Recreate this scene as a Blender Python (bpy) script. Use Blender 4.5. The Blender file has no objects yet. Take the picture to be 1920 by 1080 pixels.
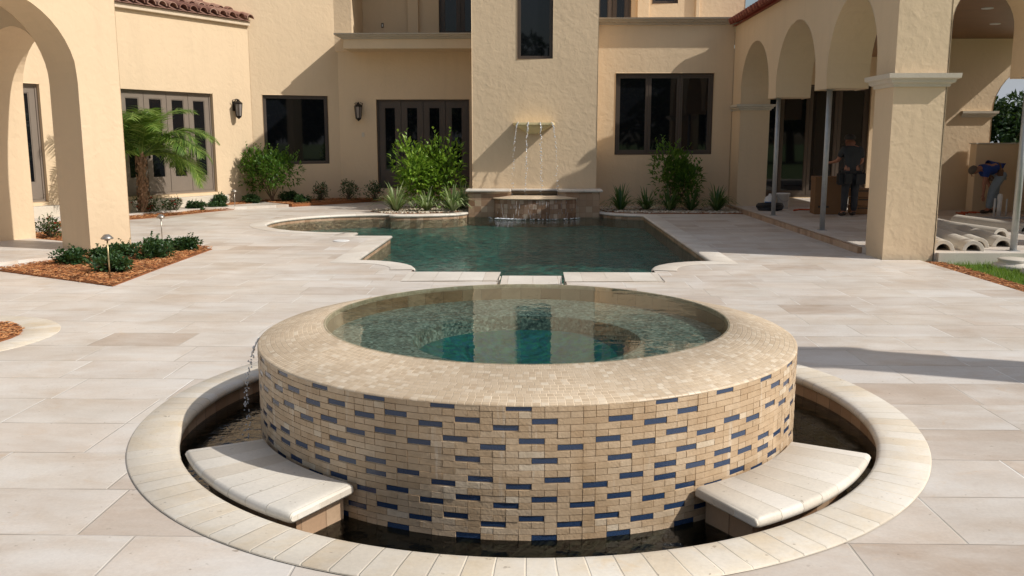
import bpy, bmesh, math, random
from mathutils import Vector, Matrix, noise
from mathutils.geometry import tessellate_polygon
random.seed(7)
R=math.radians; PI=math.pi; C=bpy.context.scene.collection
sin,cos=math.sin,math.cos

# ------------------------------------------------------------------ node helpers
class NT:
    def __init__(s,name):
        s.m=bpy.data.materials.new(name); s.m.use_nodes=True; s.t=s.m.node_tree; s.t.nodes.clear()
        s.out=s.n('ShaderNodeOutputMaterial')
    def n(s,ty,**k):
        nd=s.t.nodes.new(ty)
        for a,b in k.items(): setattr(nd,a,b)
        return nd
    def l(s,a,b): s.t.links.new(a,b)
    def put(s,sock,v):
        if isinstance(v,bpy.types.NodeSocket): s.l(v,sock)
        elif isinstance(v,(tuple,list)) and sock.type=='RGBA': sock.default_value=(*v[:3],1)
        else: sock.default_value=v
    def math(s,op,a,b=None,c=None):
        nd=s.n('ShaderNodeMath',operation=op); s.put(nd.inputs[0],a)
        if b is not None: s.put(nd.inputs[1],b)
        if c is not None: s.put(nd.inputs[2],c)
        return nd.outputs[0]
    def mix(s,f,a,b,mode='MIX'):
        nd=s.n('ShaderNodeMix',data_type='RGBA',blend_type=mode)
        s.put(nd.inputs[0],f); s.put(nd.inputs[6],a); s.put(nd.inputs[7],b); return nd.outputs[2]
    def coord(s,kind='Object',scale=(1,1,1)):
        tc=s.n('ShaderNodeTexCoord'); mp=s.n('ShaderNodeMapping'); mp.inputs['Scale'].default_value=scale
        s.l(tc.outputs[kind],mp.inputs[0]); return mp.outputs[0]
    def noise(s,v,scale,detail=4,rough=.55,dist=0,col=False):
        nd=s.n('ShaderNodeTexNoise'); s.l(v,nd.inputs['Vector']); nd.inputs['Scale'].default_value=scale
        nd.inputs['Detail'].default_value=detail; nd.inputs['Roughness'].default_value=rough; nd.inputs['Distortion'].default_value=dist
        return nd.outputs['Color' if col else 'Fac']
    def ramp(s,f,stops,interp='LINEAR'):
        nd=s.n('ShaderNodeValToRGB'); cr=nd.color_ramp; cr.interpolation=interp
        while len(cr.elements)<len(stops): cr.elements.new(.5)
        for e,(p,c) in zip(cr.elements,stops):
            e.position=p; e.color=(c,c,c,1) if isinstance(c,(int,float)) else (*c,1)
        s.l(f,nd.inputs[0]); return nd.outputs[0]
    def bump(s,h,dist,strength=1,nrm=None):
        nd=s.n('ShaderNodeBump'); s.l(h,nd.inputs['Height']); nd.inputs['Distance'].default_value=dist; nd.inputs['Strength'].default_value=strength
        if nrm: s.l(nrm,nd.inputs['Normal'])
        return nd.outputs[0]
    def pbr(s,col,rough=.6,nrm=None,metal=0,spec=None,**k):
        b=s.n('ShaderNodeBsdfPrincipled'); s.put(b.inputs['Base Color'],col); s.put(b.inputs['Roughness'],rough)
        b.inputs['Metallic'].default_value=metal
        if spec is not None: b.inputs['Specular IOR Level'].default_value=spec
        if nrm: s.l(nrm,b.inputs['Normal'])
        s.l(b.outputs[0],s.out.inputs[0]); s.b=b; return s

def m_plain(name,col,rough=.6,metal=0,var=.15,scale=6,bump=0,bs=60):
    t=NT(name); v=t.coord(); n=t.noise(v,scale)
    c=t.mix(n,tuple(x*(1-var) for x in col),tuple(min(1,x*(1+var)) for x in col))
    nr=t.bump(t.noise(v,bs),bump) if bump else None
    t.pbr(c,rough,nr,metal); return t.m

def m_tiles(name,w,h,joint,stops,coord='UV',offset=None,jcol=(.35,.3,.24),rough=.55,bump=.003,streak=None,blot=.25,pits=0,cellbump=0,jmix=1,seed=0,patch=None,white=False):
    """courses of tiles laid in metres: each tile draws its own colour"""
    t=NT(name); v=t.coord(coord); sp=t.n('ShaderNodeSeparateXYZ'); t.l(v,sp.inputs[0])
    V=t.math('DIVIDE',sp.outputs[1],h); row=t.math('FLOOR',V)
    wn=t.n('ShaderNodeTexWhiteNoise',noise_dimensions='1D'); t.l(t.math('ADD',row,.37+seed),wn.inputs['W'])
    off=wn.outputs['Value'] if offset is None else t.math('MULTIPLY',row,offset)
    U=t.math('ADD',t.math('DIVIDE',sp.outputs[0],w),off); col=t.math('FLOOR',U)
    cb=t.n('ShaderNodeCombineXYZ'); t.l(t.math('ADD',col,.5),cb.inputs[0]); t.l(t.math('ADD',row,.5),cb.inputs[1]); cb.inputs[2].default_value=seed
    w2=t.n('ShaderNodeTexWhiteNoise',noise_dimensions='3D'); t.l(cb.outputs[0],w2.inputs['Vector'])
    c=t.ramp(w2.outputs['Value'],stops)
    fu=t.math('FRACT',U); fv=t.math('FRACT',V)
    du=t.math('MULTIPLY',t.math('MINIMUM',fu,t.math('SUBTRACT',1,fu)),w)
    dv=t.math('MULTIPLY',t.math('MINIMUM',fv,t.math('SUBTRACT',1,fv)),h)
    d=t.math('MINIMUM',du,dv)
    mr=t.n('ShaderNodeMapRange',interpolation_type='SMOOTHSTEP'); t.l(d,mr.inputs[0]); mr.inputs[1].default_value=joint*.5; mr.inputs[2].default_value=joint*1.4
    ob=t.coord('Object')
    if streak:
        # veins of the stone: shift the pattern from tile to tile
        add=t.n('ShaderNodeVectorMath',operation='MULTIPLY_ADD'); t.l(w2.outputs['Color'],add.inputs[0]); add.inputs[1].default_value=(9,9,9)
        mp=t.n('ShaderNodeMapping'); mp.inputs['Scale'].default_value=streak; t.l(ob,mp.inputs[0]); t.l(mp.outputs[0],add.inputs[2])
        s1=t.noise(add.outputs[0],1.0,6,.62,.6)
        c=t.mix(t.ramp(s1,[(.35,0),(.75,.75)]),c,t.mix(1,c,streak_col,'MULTIPLY'))
        s2=t.noise(add.outputs[0],3.1,5,.7,.2)
        c=t.mix(t.ramp(s2,[(.5,0),(.8,.5)]),c,(.66,.62,.56))
    b=t.noise(ob,1.1,5,.6); c=t.mix(blot,c,t.mix(1,c,t.ramp(b,[(.3,(.72,.66,.6)),(.65,(1.15,1.12,1.1))]),'MULTIPLY'))
    fine=t.noise(ob,55,3,.7); c=t.mix(.25,c,t.mix(1,c,t.ramp(fine,[(.3,.75),(.7,1.2)]),'MULTIPLY'))
    if pits:
        vo=t.noise(ob,pits,2,.5); pm=t.ramp(vo,[(.24,1),(.30,0)]); c=t.mix(t.math('MULTIPLY',pm,.6),c,(.25,.19,.13))
    if patch:
        mp=t.n('ShaderNodeMapping'); mp.inputs['Scale'].default_value=patch[1]; t.l(ob,mp.inputs[0])
        wob=t.n('ShaderNodeVectorMath',operation='MULTIPLY_ADD'); t.l(w2.outputs['Color'],wob.inputs[0]); wob.inputs[1].default_value=(.7,.7,0); t.l(mp.outputs[0],wob.inputs[2])
        pn=t.noise(wob.outputs[0],1.0,7,.68,.5)
        c=t.mix(t.ramp(pn,[(.46,0),(.72,.75)]),c,t.mix(1,c,patch[0],'MULTIPLY'))
        pn2=t.noise(mp.outputs[0],2.7,6,.7,1.0); c=t.mix(t.ramp(pn2,[(.6,0),(.74,.5)]),c,t.mix(1,c,(1.0,.80,.55),'MULTIPLY'))
        lt=t.noise(mp.outputs[0],.55,5,.6,.4); c=t.mix(t.ramp(lt,[(.5,0),(.68,.45)]),c,(.72,.70,.66))
    jn=t.noise(ob,2.3,2); jc=t.mix(t.ramp(jn,[(.42,0),(.58,1)]),jcol,tuple(min(1,x*1.6) for x in jcol))
    inv=t.math('MULTIPLY',t.math('SUBTRACT',1,mr.outputs[0]),jmix)
    if white:
        cmp_=t.math('LESS_THAN',du,dv); sel=t.noise(ob,.9,2); wcol=t.mix(t.ramp(sel,[(.45,0),(.55,1)]),(.82,.79,.74),(.5,.45,.38))
        jc=t.mix(cmp_,t.mix(t.ramp(jn,[(.45,0),(.6,1)]),jcol,c),wcol)
    c=t.mix(inv,c,jc)
    hgt=t.math('MULTIPLY',mr.outputs[0],1.0)
    hgt=t.math('ADD',hgt,t.math('MULTIPLY',fine,.25))
    if cellbump: hgt=t.math('ADD',hgt,t.math('MULTIPLY',w2.outputs['Value'],cellbump))
    t.pbr(c,rough,t.bump(hgt,bump)); return t.m
streak_col=(.80,.72,.64)

def m_stucco(name,col):
    t=NT(name); v=t.coord()
    a=t.noise(v,7,3,.5,.8); b=t.noise(v,24,3,.55,.3)
    vo=t.n('ShaderNodeTexVoronoi',feature='SMOOTH_F1'); vo.inputs['Scale'].default_value=5.5; vo.inputs['Smoothness'].default_value=.35
    wv=t.n('ShaderNodeVectorMath',operation='MULTIPLY_ADD'); t.l(t.noise(v,3,3,.5,0,True),wv.inputs[0]); wv.inputs[1].default_value=(.8,.8,.8); t.l(v,wv.inputs[2]); t.l(wv.outputs[0],vo.inputs['Vector'])
    h=t.math('ADD',t.math('MULTIPLY',vo.outputs['Distance'],1.2),t.math('ADD',a,t.math('MULTIPLY',b,.45)))
    big=t.noise(v,.5,4,.6); c=t.mix(big,tuple(x*.91 for x in col),tuple(x*1.06 for x in col))
    st=t.noise(t.coord('Object',(3,3,.35)),1.2,5,.65)
    c=t.mix(t.ramp(st,[(.5,0),(.8,.22)]),c,tuple(x*.72 for x in col))
    t.pbr(c,.88,t.bump(h,.005,.8),spec=.2); return t.m

def m_stone(name,col,pit=40,rough=.6,bump=.002):
    t=NT(name); v=t.coord(); a=t.noise(v,2.2,6,.65); c=t.mix(a,tuple(x*.82 for x in col),tuple(min(1,x*1.12) for x in col))
    d=t.noise(v,pit,3,.6); c=t.mix(t.ramp(d,[(.28,.55),(.36,0)]),c,tuple(x*.5 for x in col))
    t.pbr(c,rough,t.bump(d,bump)); return t.m

def m_water(name,tint,scale,bump,aniso=(1,1,1),rough=.02,extra=0):
    t=NT(name); v=t.coord('Object',aniso)
    h=t.math('ADD',t.noise(v,scale,3,.5,.4),t.math('MULTIPLY',t.noise(v,scale*2.7,2,.5,.3),.35))
    nr=t.bump(h,bump)
    g=t.n('ShaderNodeBsdfGlossy'); g.inputs['Roughness'].default_value=rough; g.inputs['Color'].default_value=(1,1,1,1); t.l(nr,g.inputs['Normal'])
    tr=t.n('ShaderNodeBsdfTransparent'); t.put(tr.inputs[0],tint)
    fr=t.n('ShaderNodeFresnel'); fr.inputs['IOR'].default_value=1.33; t.l(nr,fr.inputs['Normal'])
    mx=t.n('ShaderNodeMixShader'); t.l(fr.outputs[0],mx.inputs[0]); t.l(tr.outputs[0],mx.inputs[1]); t.l(g.outputs[0],mx.inputs[2])
    t.l(mx.outputs[0],t.out.inputs[0]); return t.m

def m_leaf(name,c1,c2,c3,tr=.3,rough=.45):
    t=NT(name); geo=t.n('ShaderNodeNewGeometry')
    c=t.ramp(geo.outputs['Random Per Island'],[(0,c1),(.55,c2),(1,c3)])
    b=t.n('ShaderNodeBsdfPrincipled'); t.l(c,b.inputs['Base Color']); b.inputs['Roughness'].default_value=rough; b.inputs['Specular IOR Level'].default_value=.35
    tl=t.n('ShaderNodeBsdfTranslucent'); t.l(t.mix(.5,c,(.25,.4,.04)),tl.inputs[0])
    mx=t.n('ShaderNodeMixShader'); mx.inputs[0].default_value=tr; t.l(b.outputs[0],mx.inputs[1]); t.l(tl.outputs[0],mx.inputs[2]); t.l(mx.outputs[0],t.out.inputs[0]); return t.m

def m_island(name,stops,rough=.8):
    t=NT(name); geo=t.n('ShaderNodeNewGeometry'); c=t.ramp(geo.outputs['Random Per Island'],stops)
    v=t.coord(); c=t.mix(.35,c,t.mix(1,c,t.ramp(t.noise(v,9,4,.6),[(.3,.6),(.7,1.3)]),'MULTIPLY')); t.pbr(c,rough); return t.m

M={}
M['stucco']=m_stucco('stucco',(.725,.56,.375))
M['paving']=m_tiles('travertine_paving',.75,.50,.0048,[(0,(.54,.465,.395)),(.09,(.58,.52,.46)),(.16,(.65,.61,.56)),(.45,(.69,.655,.61)),(.6,(.655,.61,.55)),(.8,(.70,.665,.615)),(.9,(.64,.575,.505)),(1,(.71,.69,.655))],
    streak=(1.3,2.9,1),jcol=(.33,.28,.23),bump=.0022,rough=.5,pits=26,jmix=.85,blot=.45,patch=((.84,.75,.66),(1.3,2.4,1)),white=True)
M['coping']=m_tiles('travertine_coping',.30,3.0,.003,[(0,(.66,.60,.52)),(.5,(.70,.655,.58)),(1,(.73,.69,.62))],offset=.0,jcol=(.44,.38,.31),bump=.002,rough=.5,pits=30,blot=.5)
M['ring']=m_tiles('travertine_ring',.118,3.0,.0035,[(0,(.66,.59,.48)),(.35,(.70,.65,.56)),(.7,(.715,.675,.595)),(1,(.68,.62,.52))],offset=.0,jcol=(.50,.44,.35),bump=.002,rough=.5,pits=30,blot=.6,patch=((.92,.80,.60),(1.6,1.6,1)))
M['ring_back']=M['ring']
M['bench']=m_tiles('travertine_bench',.14,3.0,.003,[(0,(.64,.58,.49)),(.5,(.70,.66,.58)),(1,(.74,.70,.63))],offset=0,jcol=(.52,.47,.39),bump=.002,rough=.5,pits=38,blot=.4)
M['mosaic']=m_tiles('ledge_mosaic',.034,.027,.0016,[(0,(.52,.40,.27)),(.3,(.57,.45,.31)),(.75,(.61,.49,.35)),(1,(.70,.60,.46))],jcol=(.56,.45,.32),bump=.0012,rough=.45,cellbump=.3,blot=.45)
M['wetbrick']=m_tiles('basin_tile',.155,.145,.003,[(0,(.26,.15,.085)),(.4,(.36,.23,.14)),(.8,(.42,.29,.19)),(1,(.50,.38,.26))],jcol=(.2,.13,.08),bump=.002,rough=.35,blot=.6)
M['drum']=m_tiles('spillway_tile',.10,.11,.003,[(0,(.20,.115,.07)),(.4,(.30,.19,.12)),(.8,(.38,.26,.18)),(1,(.52,.42,.32))],jcol=(.16,.1,.07),bump=.003,rough=.25,blot=.7)
M['waterline']=m_tiles('waterline_tile',.15,.15,.003,[(0,(.30,.185,.11)),(.5,(.42,.28,.18)),(1,(.50,.36,.25))],jcol=(.22,.15,.1),bump=.002,rough=.35,blot=.5)
M['stone']=m_stone('cast_stone',(.62,.55,.45))
M['stain_stone']=m_stone('stained_cast_stone',(.47,.41,.33),8)
M['frame']=m_plain('bronze_paint',(.075,.055,.042),.45,0,.1)
M['taupe']=m_plain('taupe_door_paint',(.21,.17,.135),.45,0,.08)
M['glass']=NT('dark_glass').pbr((.006,.007,.009),.025,None,0,.5).m
M['iron']=m_plain('black_iron',(.02,.017,.015),.4,.6,.2)
M['lampglass']=m_plain('clouded_glass',(.25,.22,.2),.1)
M['steel']=m_plain('galvanised_steel',(.42,.43,.43),.5,.55,.25,9)
M['pathmetal']=m_plain('pewter_metal',(.42,.38,.33),.35,.8,.2)
M['brass']=m_plain('aged_brass',(.45,.36,.2),.35,.8,.2)
M['terracotta']=m_island('terracotta_tile',[(0,(.17,.075,.055)),(.3,(.27,.13,.09)),(.6,(.33,.18,.13)),(1,(.42,.27,.20))],.75)
M['redtile']=m_island('red_roof_tile',[(0,(.22,.05,.03)),(1,(.34,.10,.06))],.75)
M['fascia']=m_plain('cream_fascia_paint',(.68,.55,.40),.6)
M['spout']=m_plain('yellow_glazed_stone',(.72,.60,.33),.5,0,.2,8)
M['wood']=m_plain('stained_wood_ceiling',(.20,.085,.035),.4,0,.35,3)
M['mulch']=m_plain('cypress_mulch_soil',(.30,.11,.035),.95,0,.5,18,.03,40)
M['chips']=m_island('cypress_mulch_chips',[(0,(.12,.045,.02)),(.35,(.36,.13,.04)),(.7,(.50,.21,.07)),(1,(.60,.34,.16))],.9)
M['pebble']=m_island('river_pebbles',[(0,(.34,.25,.17)),(.5,(.55,.46,.34)),(1,(.72,.66,.56))],.6)
M['grass']=m_plain('lawn',(.10,.16,.035),.9,0,.4,3,.02,30)
M['blades']=m_leaf('grass_blades',(.09,.17,.02),(.16,.28,.035),(.28,.36,.08),.35)
M['shrub']=m_leaf('dark_shrub_leaf',(.018,.05,.018),(.035,.085,.028),(.07,.13,.045),.15)
M['rose']=m_leaf('rose_bush_leaf',(.02,.045,.015),(.04,.08,.025),(.09,.12,.04),.15)
M['lime']=m_leaf('lime_leaf',(.10,.20,.02),(.20,.34,.035),(.36,.50,.07),.35)
M['green']=m_leaf('mid_green_leaf',(.03,.09,.012),(.07,.16,.02),(.14,.26,.035),.3)
M['flax']=m_leaf('variegated_leaf',(.10,.16,.05),(.25,.32,.13),(.50,.55,.32),.3)
M['liriope']=m_leaf('strap_leaf',(.03,.08,.02),(.07,.14,.04),(.20,.26,.11),.25)
M['palm']=m_leaf('palm_leaflet',(.05,.11,.018),(.11,.20,.03),(.26,.34,.08),.3)
M['treeleaf']=m_leaf('tree_leaf',(.012,.028,.010),(.028,.055,.018),(.055,.09,.03),.1,.6)
M['bark']=m_plain('bark',(.13,.09,.06),.9,0,.4,14,.02,30)
M['palmbark']=m_plain('palm_bark',(.28,.17,.10),.95,0,.55,16,.04,22)
M['petal']=m_leaf('red_petal',(.45,.01,.02),(.65,.02,.04),(.7,.08,.1),.2)
M['concrete']=m_stone('cast_concrete',(.60,.55,.47))
M['blue']=None
t=NT('blue_glass_tile'); v=t.coord(); nn=t.noise(v,160,2); c=t.mix(nn,(.012,.028,.07),(.04,.075,.155)); t.pbr(c,.16,t.bump(nn,.0012)); M['blue']=t.m
t=NT('ledger_travertine'); geo=t.n('ShaderNodeNewGeometry'); c=t.ramp(geo.outputs['Random Per Island'],[(0,(.485,.345,.215)),(.3,(.53,.39,.25)),(.8,(.56,.42,.28)),(.95,(.59,.46,.32)),(1,(.66,.56,.43))])
v=t.coord(); c=t.mix(.5,c,t.mix(1,c,t.ramp(t.noise(v,14,5,.65),[(.3,(.7,.66,.6)),(.7,(1.15,1.15,1.15))]),'MULTIPLY'))
wet=t.noise(t.coord('Object',(3.5,3.5,.5)),1.6,4,.6); c=t.mix(t.ramp(wet,[(.5,0),(.72,.6)]),c,t.mix(1,c,(.72,.64,.54),'MULTIPLY'))
lime=t.noise(t.coord('Object',(9,9,.9)),1.4,5,.7,.3); lm=t.ramp(lime,[(.60,0),(.72,.55)]); c=t.mix(lm,c,(.74,.68,.58))
t.pbr(c,t.ramp(wet,[(.45,.6),(.7,.25)]),t.bump(t.noise(v,90,3),.0025)); M['ledger']=t.m
M['grout']=m_plain('grout',(.52,.40,.27),.9)
t=NT('pebble_finish'); v=t.coord(); vo=t.n('ShaderNodeTexVoronoi'); vo.inputs['Scale'].default_value=60; t.l(v,vo.inputs['Vector'])
c=t.ramp(vo.outputs['Color'],[(0,(.07,.10,.085)),(.5,(.20,.26,.215)),(.85,(.42,.47,.39)),(1,(.72,.74,.60))]); t.pbr(c,.7); M['pebblecrete']=t.m
t=NT('depth_tinted_pebble'); v=t.coord(); vo=t.n('ShaderNodeTexVoronoi'); vo.inputs['Scale'].default_value=40; t.l(v,vo.inputs['Vector'])
nn=t.noise(v,9,4,.6,.3); c=t.mix(t.ramp(nn,[(.2,0),(.8,1)]),(.012,.15,.14),(.028,.26,.235)); c=t.mix(.4,c,t.mix(1,c,vo.outputs['Color'],'MULTIPLY')); t.pbr(c,.7); M['deepcrete']=t.m  # light absorbed by the deep water is put into this teal colour
t=NT('pool_finish'); v=t.coord('Object',(1,1,1)); nn=t.noise(v,3,4,.6,1.5); c=t.mix(t.ramp(nn,[(.35,0),(.68,1)]),(.004,.06,.05),(.03,.24,.18)); t.pbr(c,.7); M['poolcrete']=t.m
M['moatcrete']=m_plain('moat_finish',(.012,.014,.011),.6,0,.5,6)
M['pool_water']=m_water('pool_water',(.86,.98,.96),4.8,.095,(1,2.1,1))
M['spa_water']=m_water('spa_water',(.80,.92,.90),3.4,.0013,(1,1.5,1))
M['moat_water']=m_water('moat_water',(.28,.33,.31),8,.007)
t=NT('falling_water'); g=t.n('ShaderNodeBsdfGlossy'); g.inputs['Roughness'].default_value=.08; tr=t.n('ShaderNodeBsdfTransparent'); df=t.n('ShaderNodeBsdfDiffuse'); df.inputs[0].default_value=(.9,.92,.95,1)
a=t.n('ShaderNodeMixShader'); a.inputs[0].default_value=.6; t.l(g.outputs[0],a.inputs[1]); t.l(df.outputs[0],a.inputs[2])
b=t.n('ShaderNodeMixShader'); b.inputs[0].default_value=.75; t.l(tr.outputs[0],b.inputs[1]); t.l(a.outputs[0],b.inputs[2]); t.l(b.outputs[0],t.out.inputs[0]); M['jet']=t.m
M['cardboard']=m_plain('cardboard',(.20,.105,.045),.85,0,.1)
M['print']=m_plain('box_print',(.05,.035,.025),.8)
M['white']=m_plain('white_plastic',(.72,.72,.70),.5,0,.05)
M['bluelabel']=m_plain('blue_label',(.05,.2,.5),.5)
M['rubber']=m_plain('black_rubber',(.015,.015,.017),.6)
M['cord']=m_plain('orange_cord',(.55,.10,.03),.6)
M['skin']=m_plain('skin',(.36,.16,.10),.6,0,.08)
M['grey_shirt']=m_plain('grey_shirt',(.04,.043,.045),.9,0,.15,10,.01,14)
M['dark_cloth']=m_plain('dark_trousers',(.035,.036,.042),.9,0,.2,10,.01,14)
M['blue_shirt']=m_plain('blue_shirt',(.012,.045,.22),.9,0,.2,10,.01,14)
M['denim']=m_plain('light_denim',(.24,.30,.36),.9,0,.25,9,.01,14)
M['leather']=m_plain('tool_belt_leather',(.12,.06,.03),.6,0,.3)
M['cap']=m_plain('faded_cap',(.12,.10,.08),.9)
M['hair']=m_plain('dark_hair',(.02,.015,.012),.7)
M['boot']=m_plain('work_boot',(.05,.035,.025),.7)
M['orange_glove']=m_plain('red_glove',(.35,.06,.03),.8)

# ------------------------------------------------------------------ mesh helpers
def world_off(o):
    v=Vector((0,0,0))
    while o is not None: v+=o.location; o=o.parent
    return v
class MB:
    def __init__(s): s.v=[]; s.f=[]; s.m=[]; s.u=[]
    def add(s,vs,fs,mat=0,uvs=None):
        b=len(s.v); s.v+= [tuple(x) for x in vs]
        for i,f in enumerate(fs):
            s.f.append(tuple(b+k for k in f)); s.m.append(mat); s.u.append(uvs[i] if uvs else None)
        return s
    def box(s,x0,x1,y0,y1,z0,z1,mat=0,fr=None):
        c=[(x,y,z) for z in (z0,z1) for y in (y0,y1) for x in (x0,x1)]
        if fr: c=[fr(*p) for p in c]
        return s.add(c,[(0,2,3,1),(4,5,7,6),(0,1,5,4),(2,6,7,3),(0,4,6,2),(1,3,7,5)],mat)
    def tube(s,pts,r,n=8,mat=0,cap=True):
        pts=[Vector(p) for p in pts]; rs=r if isinstance(r,(list,tuple)) else [r]*len(pts); vs=[]
        t0=(pts[1]-pts[0]).normalized(); ref=Vector((0,0,1)) if abs(t0.z)<.9 else Vector((1,0,0)); a=t0.cross(ref).normalized()
        for i,p in enumerate(pts):
            t=(pts[min(i+1,len(pts)-1)]-pts[max(i-1,0)]).normalized(); a=(a-t*a.dot(t)).normalized(); b=t.cross(a)
            for k in range(n):
                w=2*PI*k/n; vs.append(p+a*cos(w)*rs[i]+b*sin(w)*rs[i])
        fs=[(i*n+k,i*n+(k+1)%n,(i+1)*n+(k+1)%n,(i+1)*n+k) for i in range(len(pts)-1) for k in range(n)]
        if cap: fs+=[tuple(range(n))[::-1],tuple((len(pts)-1)*n+k for k in range(n))]
        return s.add(vs,fs,mat)
    def lathe(s,c,prof,n=24,mat=0,a0=0,a1=2*PI,uvf=None,closed=False):
        full=abs(a1-a0-2*PI)<1e-6; na=n if full else n+1; vs=[];P=len(prof)
        for i in range(na):
            w=a0+(a1-a0)*i/n
            for r,z in prof: vs.append((c[0]+r*cos(w),c[1]+r*sin(w),c[2]+z))
        fs=[];uv=[]; L=[0]
        for j in range(1,P): L.append(L[-1]+math.hypot(prof[j][0]-prof[j-1][0],prof[j][1]-prof[j-1][1]))
        rm=max(p[0] for p in prof) if uvf is None else uvf
        jr=P if closed else P-1
        for i in range(n):
            for j in range(jr):
                i2=(i+1)%na; j2=(j+1)%P
                fs.append((i*P+j,i2*P+j,i2*P+j2,i*P+j2)); u0=(a0+(a1-a0)*i/n)*rm; u1=(a0+(a1-a0)*(i+1)/n)*rm
                l2=L[j2] if j2 else L[-1]+.01
                uv.append(((u0,L[j]),(u1,L[j]),(u1,l2),(u0,l2)))
        s.add(vs,fs,mat,uv)
        if closed and not full:
            b=len(s.v)-na*P
            s.f.append(tuple(b+k for k in range(P))); s.m.append(mat); s.u.append(None)
            s.f.append(tuple(b+(na-1)*P+k for k in range(P))[::-1]); s.m.append(mat); s.u.append(None)
        return s
    def build(s,name,mats,parent=None,smooth=False,bevel=0,auto=None):
        off=world_off(parent); me=bpy.data.meshes.new(name)
        me.from_pydata([(x-off.x,y-off.y,z-off.z) for x,y,z in s.v],[],s.f)
        mats=mats if isinstance(mats,(list,tuple)) else [mats]
        for m in mats: me.materials.append(M[m] if isinstance(m,str) else m)
        uvl=me.uv_layers.new(name='UVMap').data
        for p in me.polygons:
            p.material_index=s.m[p.index]; p.use_smooth=smooth; cu=s.u[p.index]
            if cu:
                for li,q in zip(p.loop_indices,cu): uvl[li].uv=q
            else:
                n=p.normal; 
                if abs(n.z)>.7: f=lambda q:(q[0],q[1])
                else:
                    tx,ty=-n.y,n.x; l=math.hypot(tx,ty) or 1; tx/=l; ty/=l
                    if abs(tx)>=abs(ty): sg=1 if tx>0 else -1
                    else: sg=1 if ty>0 else -1
                    f=lambda q,tx=tx*sg,ty=ty*sg:(q[0]*tx+q[1]*ty,q[2])
                for li,vi in zip(p.loop_indices,p.vertices): uvl[li].uv=f(s.v[vi])
        me.update()
        o=bpy.data.objects.new(name,me); C.objects.link(o)
        if parent is not None: o.parent=parent
        if bevel:
            b=o.modifiers.new('bevel','BEVEL'); b.width=bevel; b.segments=2; b.limit_method='ANGLE'; b.angle_limit=R(50)
        return o
def tag(o,label,cat,group=None,kind=None):
    if label: o['label']=label
    if cat: o['category']=cat
    if group: o['group']=group
    if kind: o['kind']=kind
    return o
def thing(name,label,cat,loc,group=None):
    o=bpy.data.objects.new(name,None); C.objects.link(o); o.location=loc; o.empty_display_size=.2
    return tag(o,label,cat,group)
def struct(name,mb,m,**k):
    o=mb.build(name,m,None,**k); o['kind']='structure'; return o
def copy_tree(o,loc,label,rot=0,scale=1):
    c=o.copy(); C.objects.link(c); c.location=loc; c.rotation_euler=(0,0,rot); c.scale=(scale,)*3; c['label']=label
    for ch in list(o.children):
        d=ch.copy(); C.objects.link(d); d.parent=c
        for g in list(ch.children):
            e=g.copy(); C.objects.link(e); e.parent=d
    return c
def fr_of(O,u,n):
    """frame of an upright wall: (along, outward, up) to world"""
    return lambda a,b,c:(O[0]+u[0]*a+n[0]*b,O[1]+u[1]*a+n[1]*b,O[2]+c)
def prism(mb,outer,holes,d0,d1,fr,mat=0):
    """outline with holes in the (along, up) plane, from depth d0 to d1"""
    loops=[outer]+list(holes); vs=[];idx=[]
    for lp in loops:
        idx.append(len(vs)); vs+=lp
    tris=tessellate_polygon([[Vector((a,b,0)) for a,b in lp] for lp in loops]); n=len(vs)
    V=[fr(a,d1,b) for a,b in vs]+[fr(a,d0,b) for a,b in vs]
    F=[tuple(t) for t in tris]+[tuple(k+n for k in t[::-1]) for t in tris]
    for st,lp in zip(idx,loops):
        m=len(lp); F+=[(st+i,st+(i+1)%m,st+(i+1)%m+n,st+i+n) for i in range(m)]
    return mb.add(V,F,mat)
def rect(a0,a1,b0,b1): return [(a0,b0),(a1,b0),(a1,b1),(a0,b1)]
def arch_pts(a0,a1,zs,n=20,rise=None):
    c=(a0+a1)/2; r=(a1-a0)/2; h=rise or r
    return [(c-r*cos(PI*i/n),zs+h*sin(PI*i/n)) for i in range(n+1)]
def flat(outer,holes,z):
    mb=MB(); loops=[outer]+list(holes); vs=[(x,y,z) for lp in loops for x,y in lp]
    tr=tessellate_polygon([[Vector((x,y,0)) for x,y in lp] for lp in loops])
    return mb.add(vs,[tuple(t) for t in tr])
def slab(mb,outer,z0,z1,mat=0,holes=()):
    fr=lambda a,d,b:(a,b,d); return prism(mb,outer,holes,z0,z1,fr,mat)
def circle(cx,cy,r,n=96): return [(cx+r*cos(2*PI*i/n),cy+r*sin(2*PI*i/n)) for i in range(n)]
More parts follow.
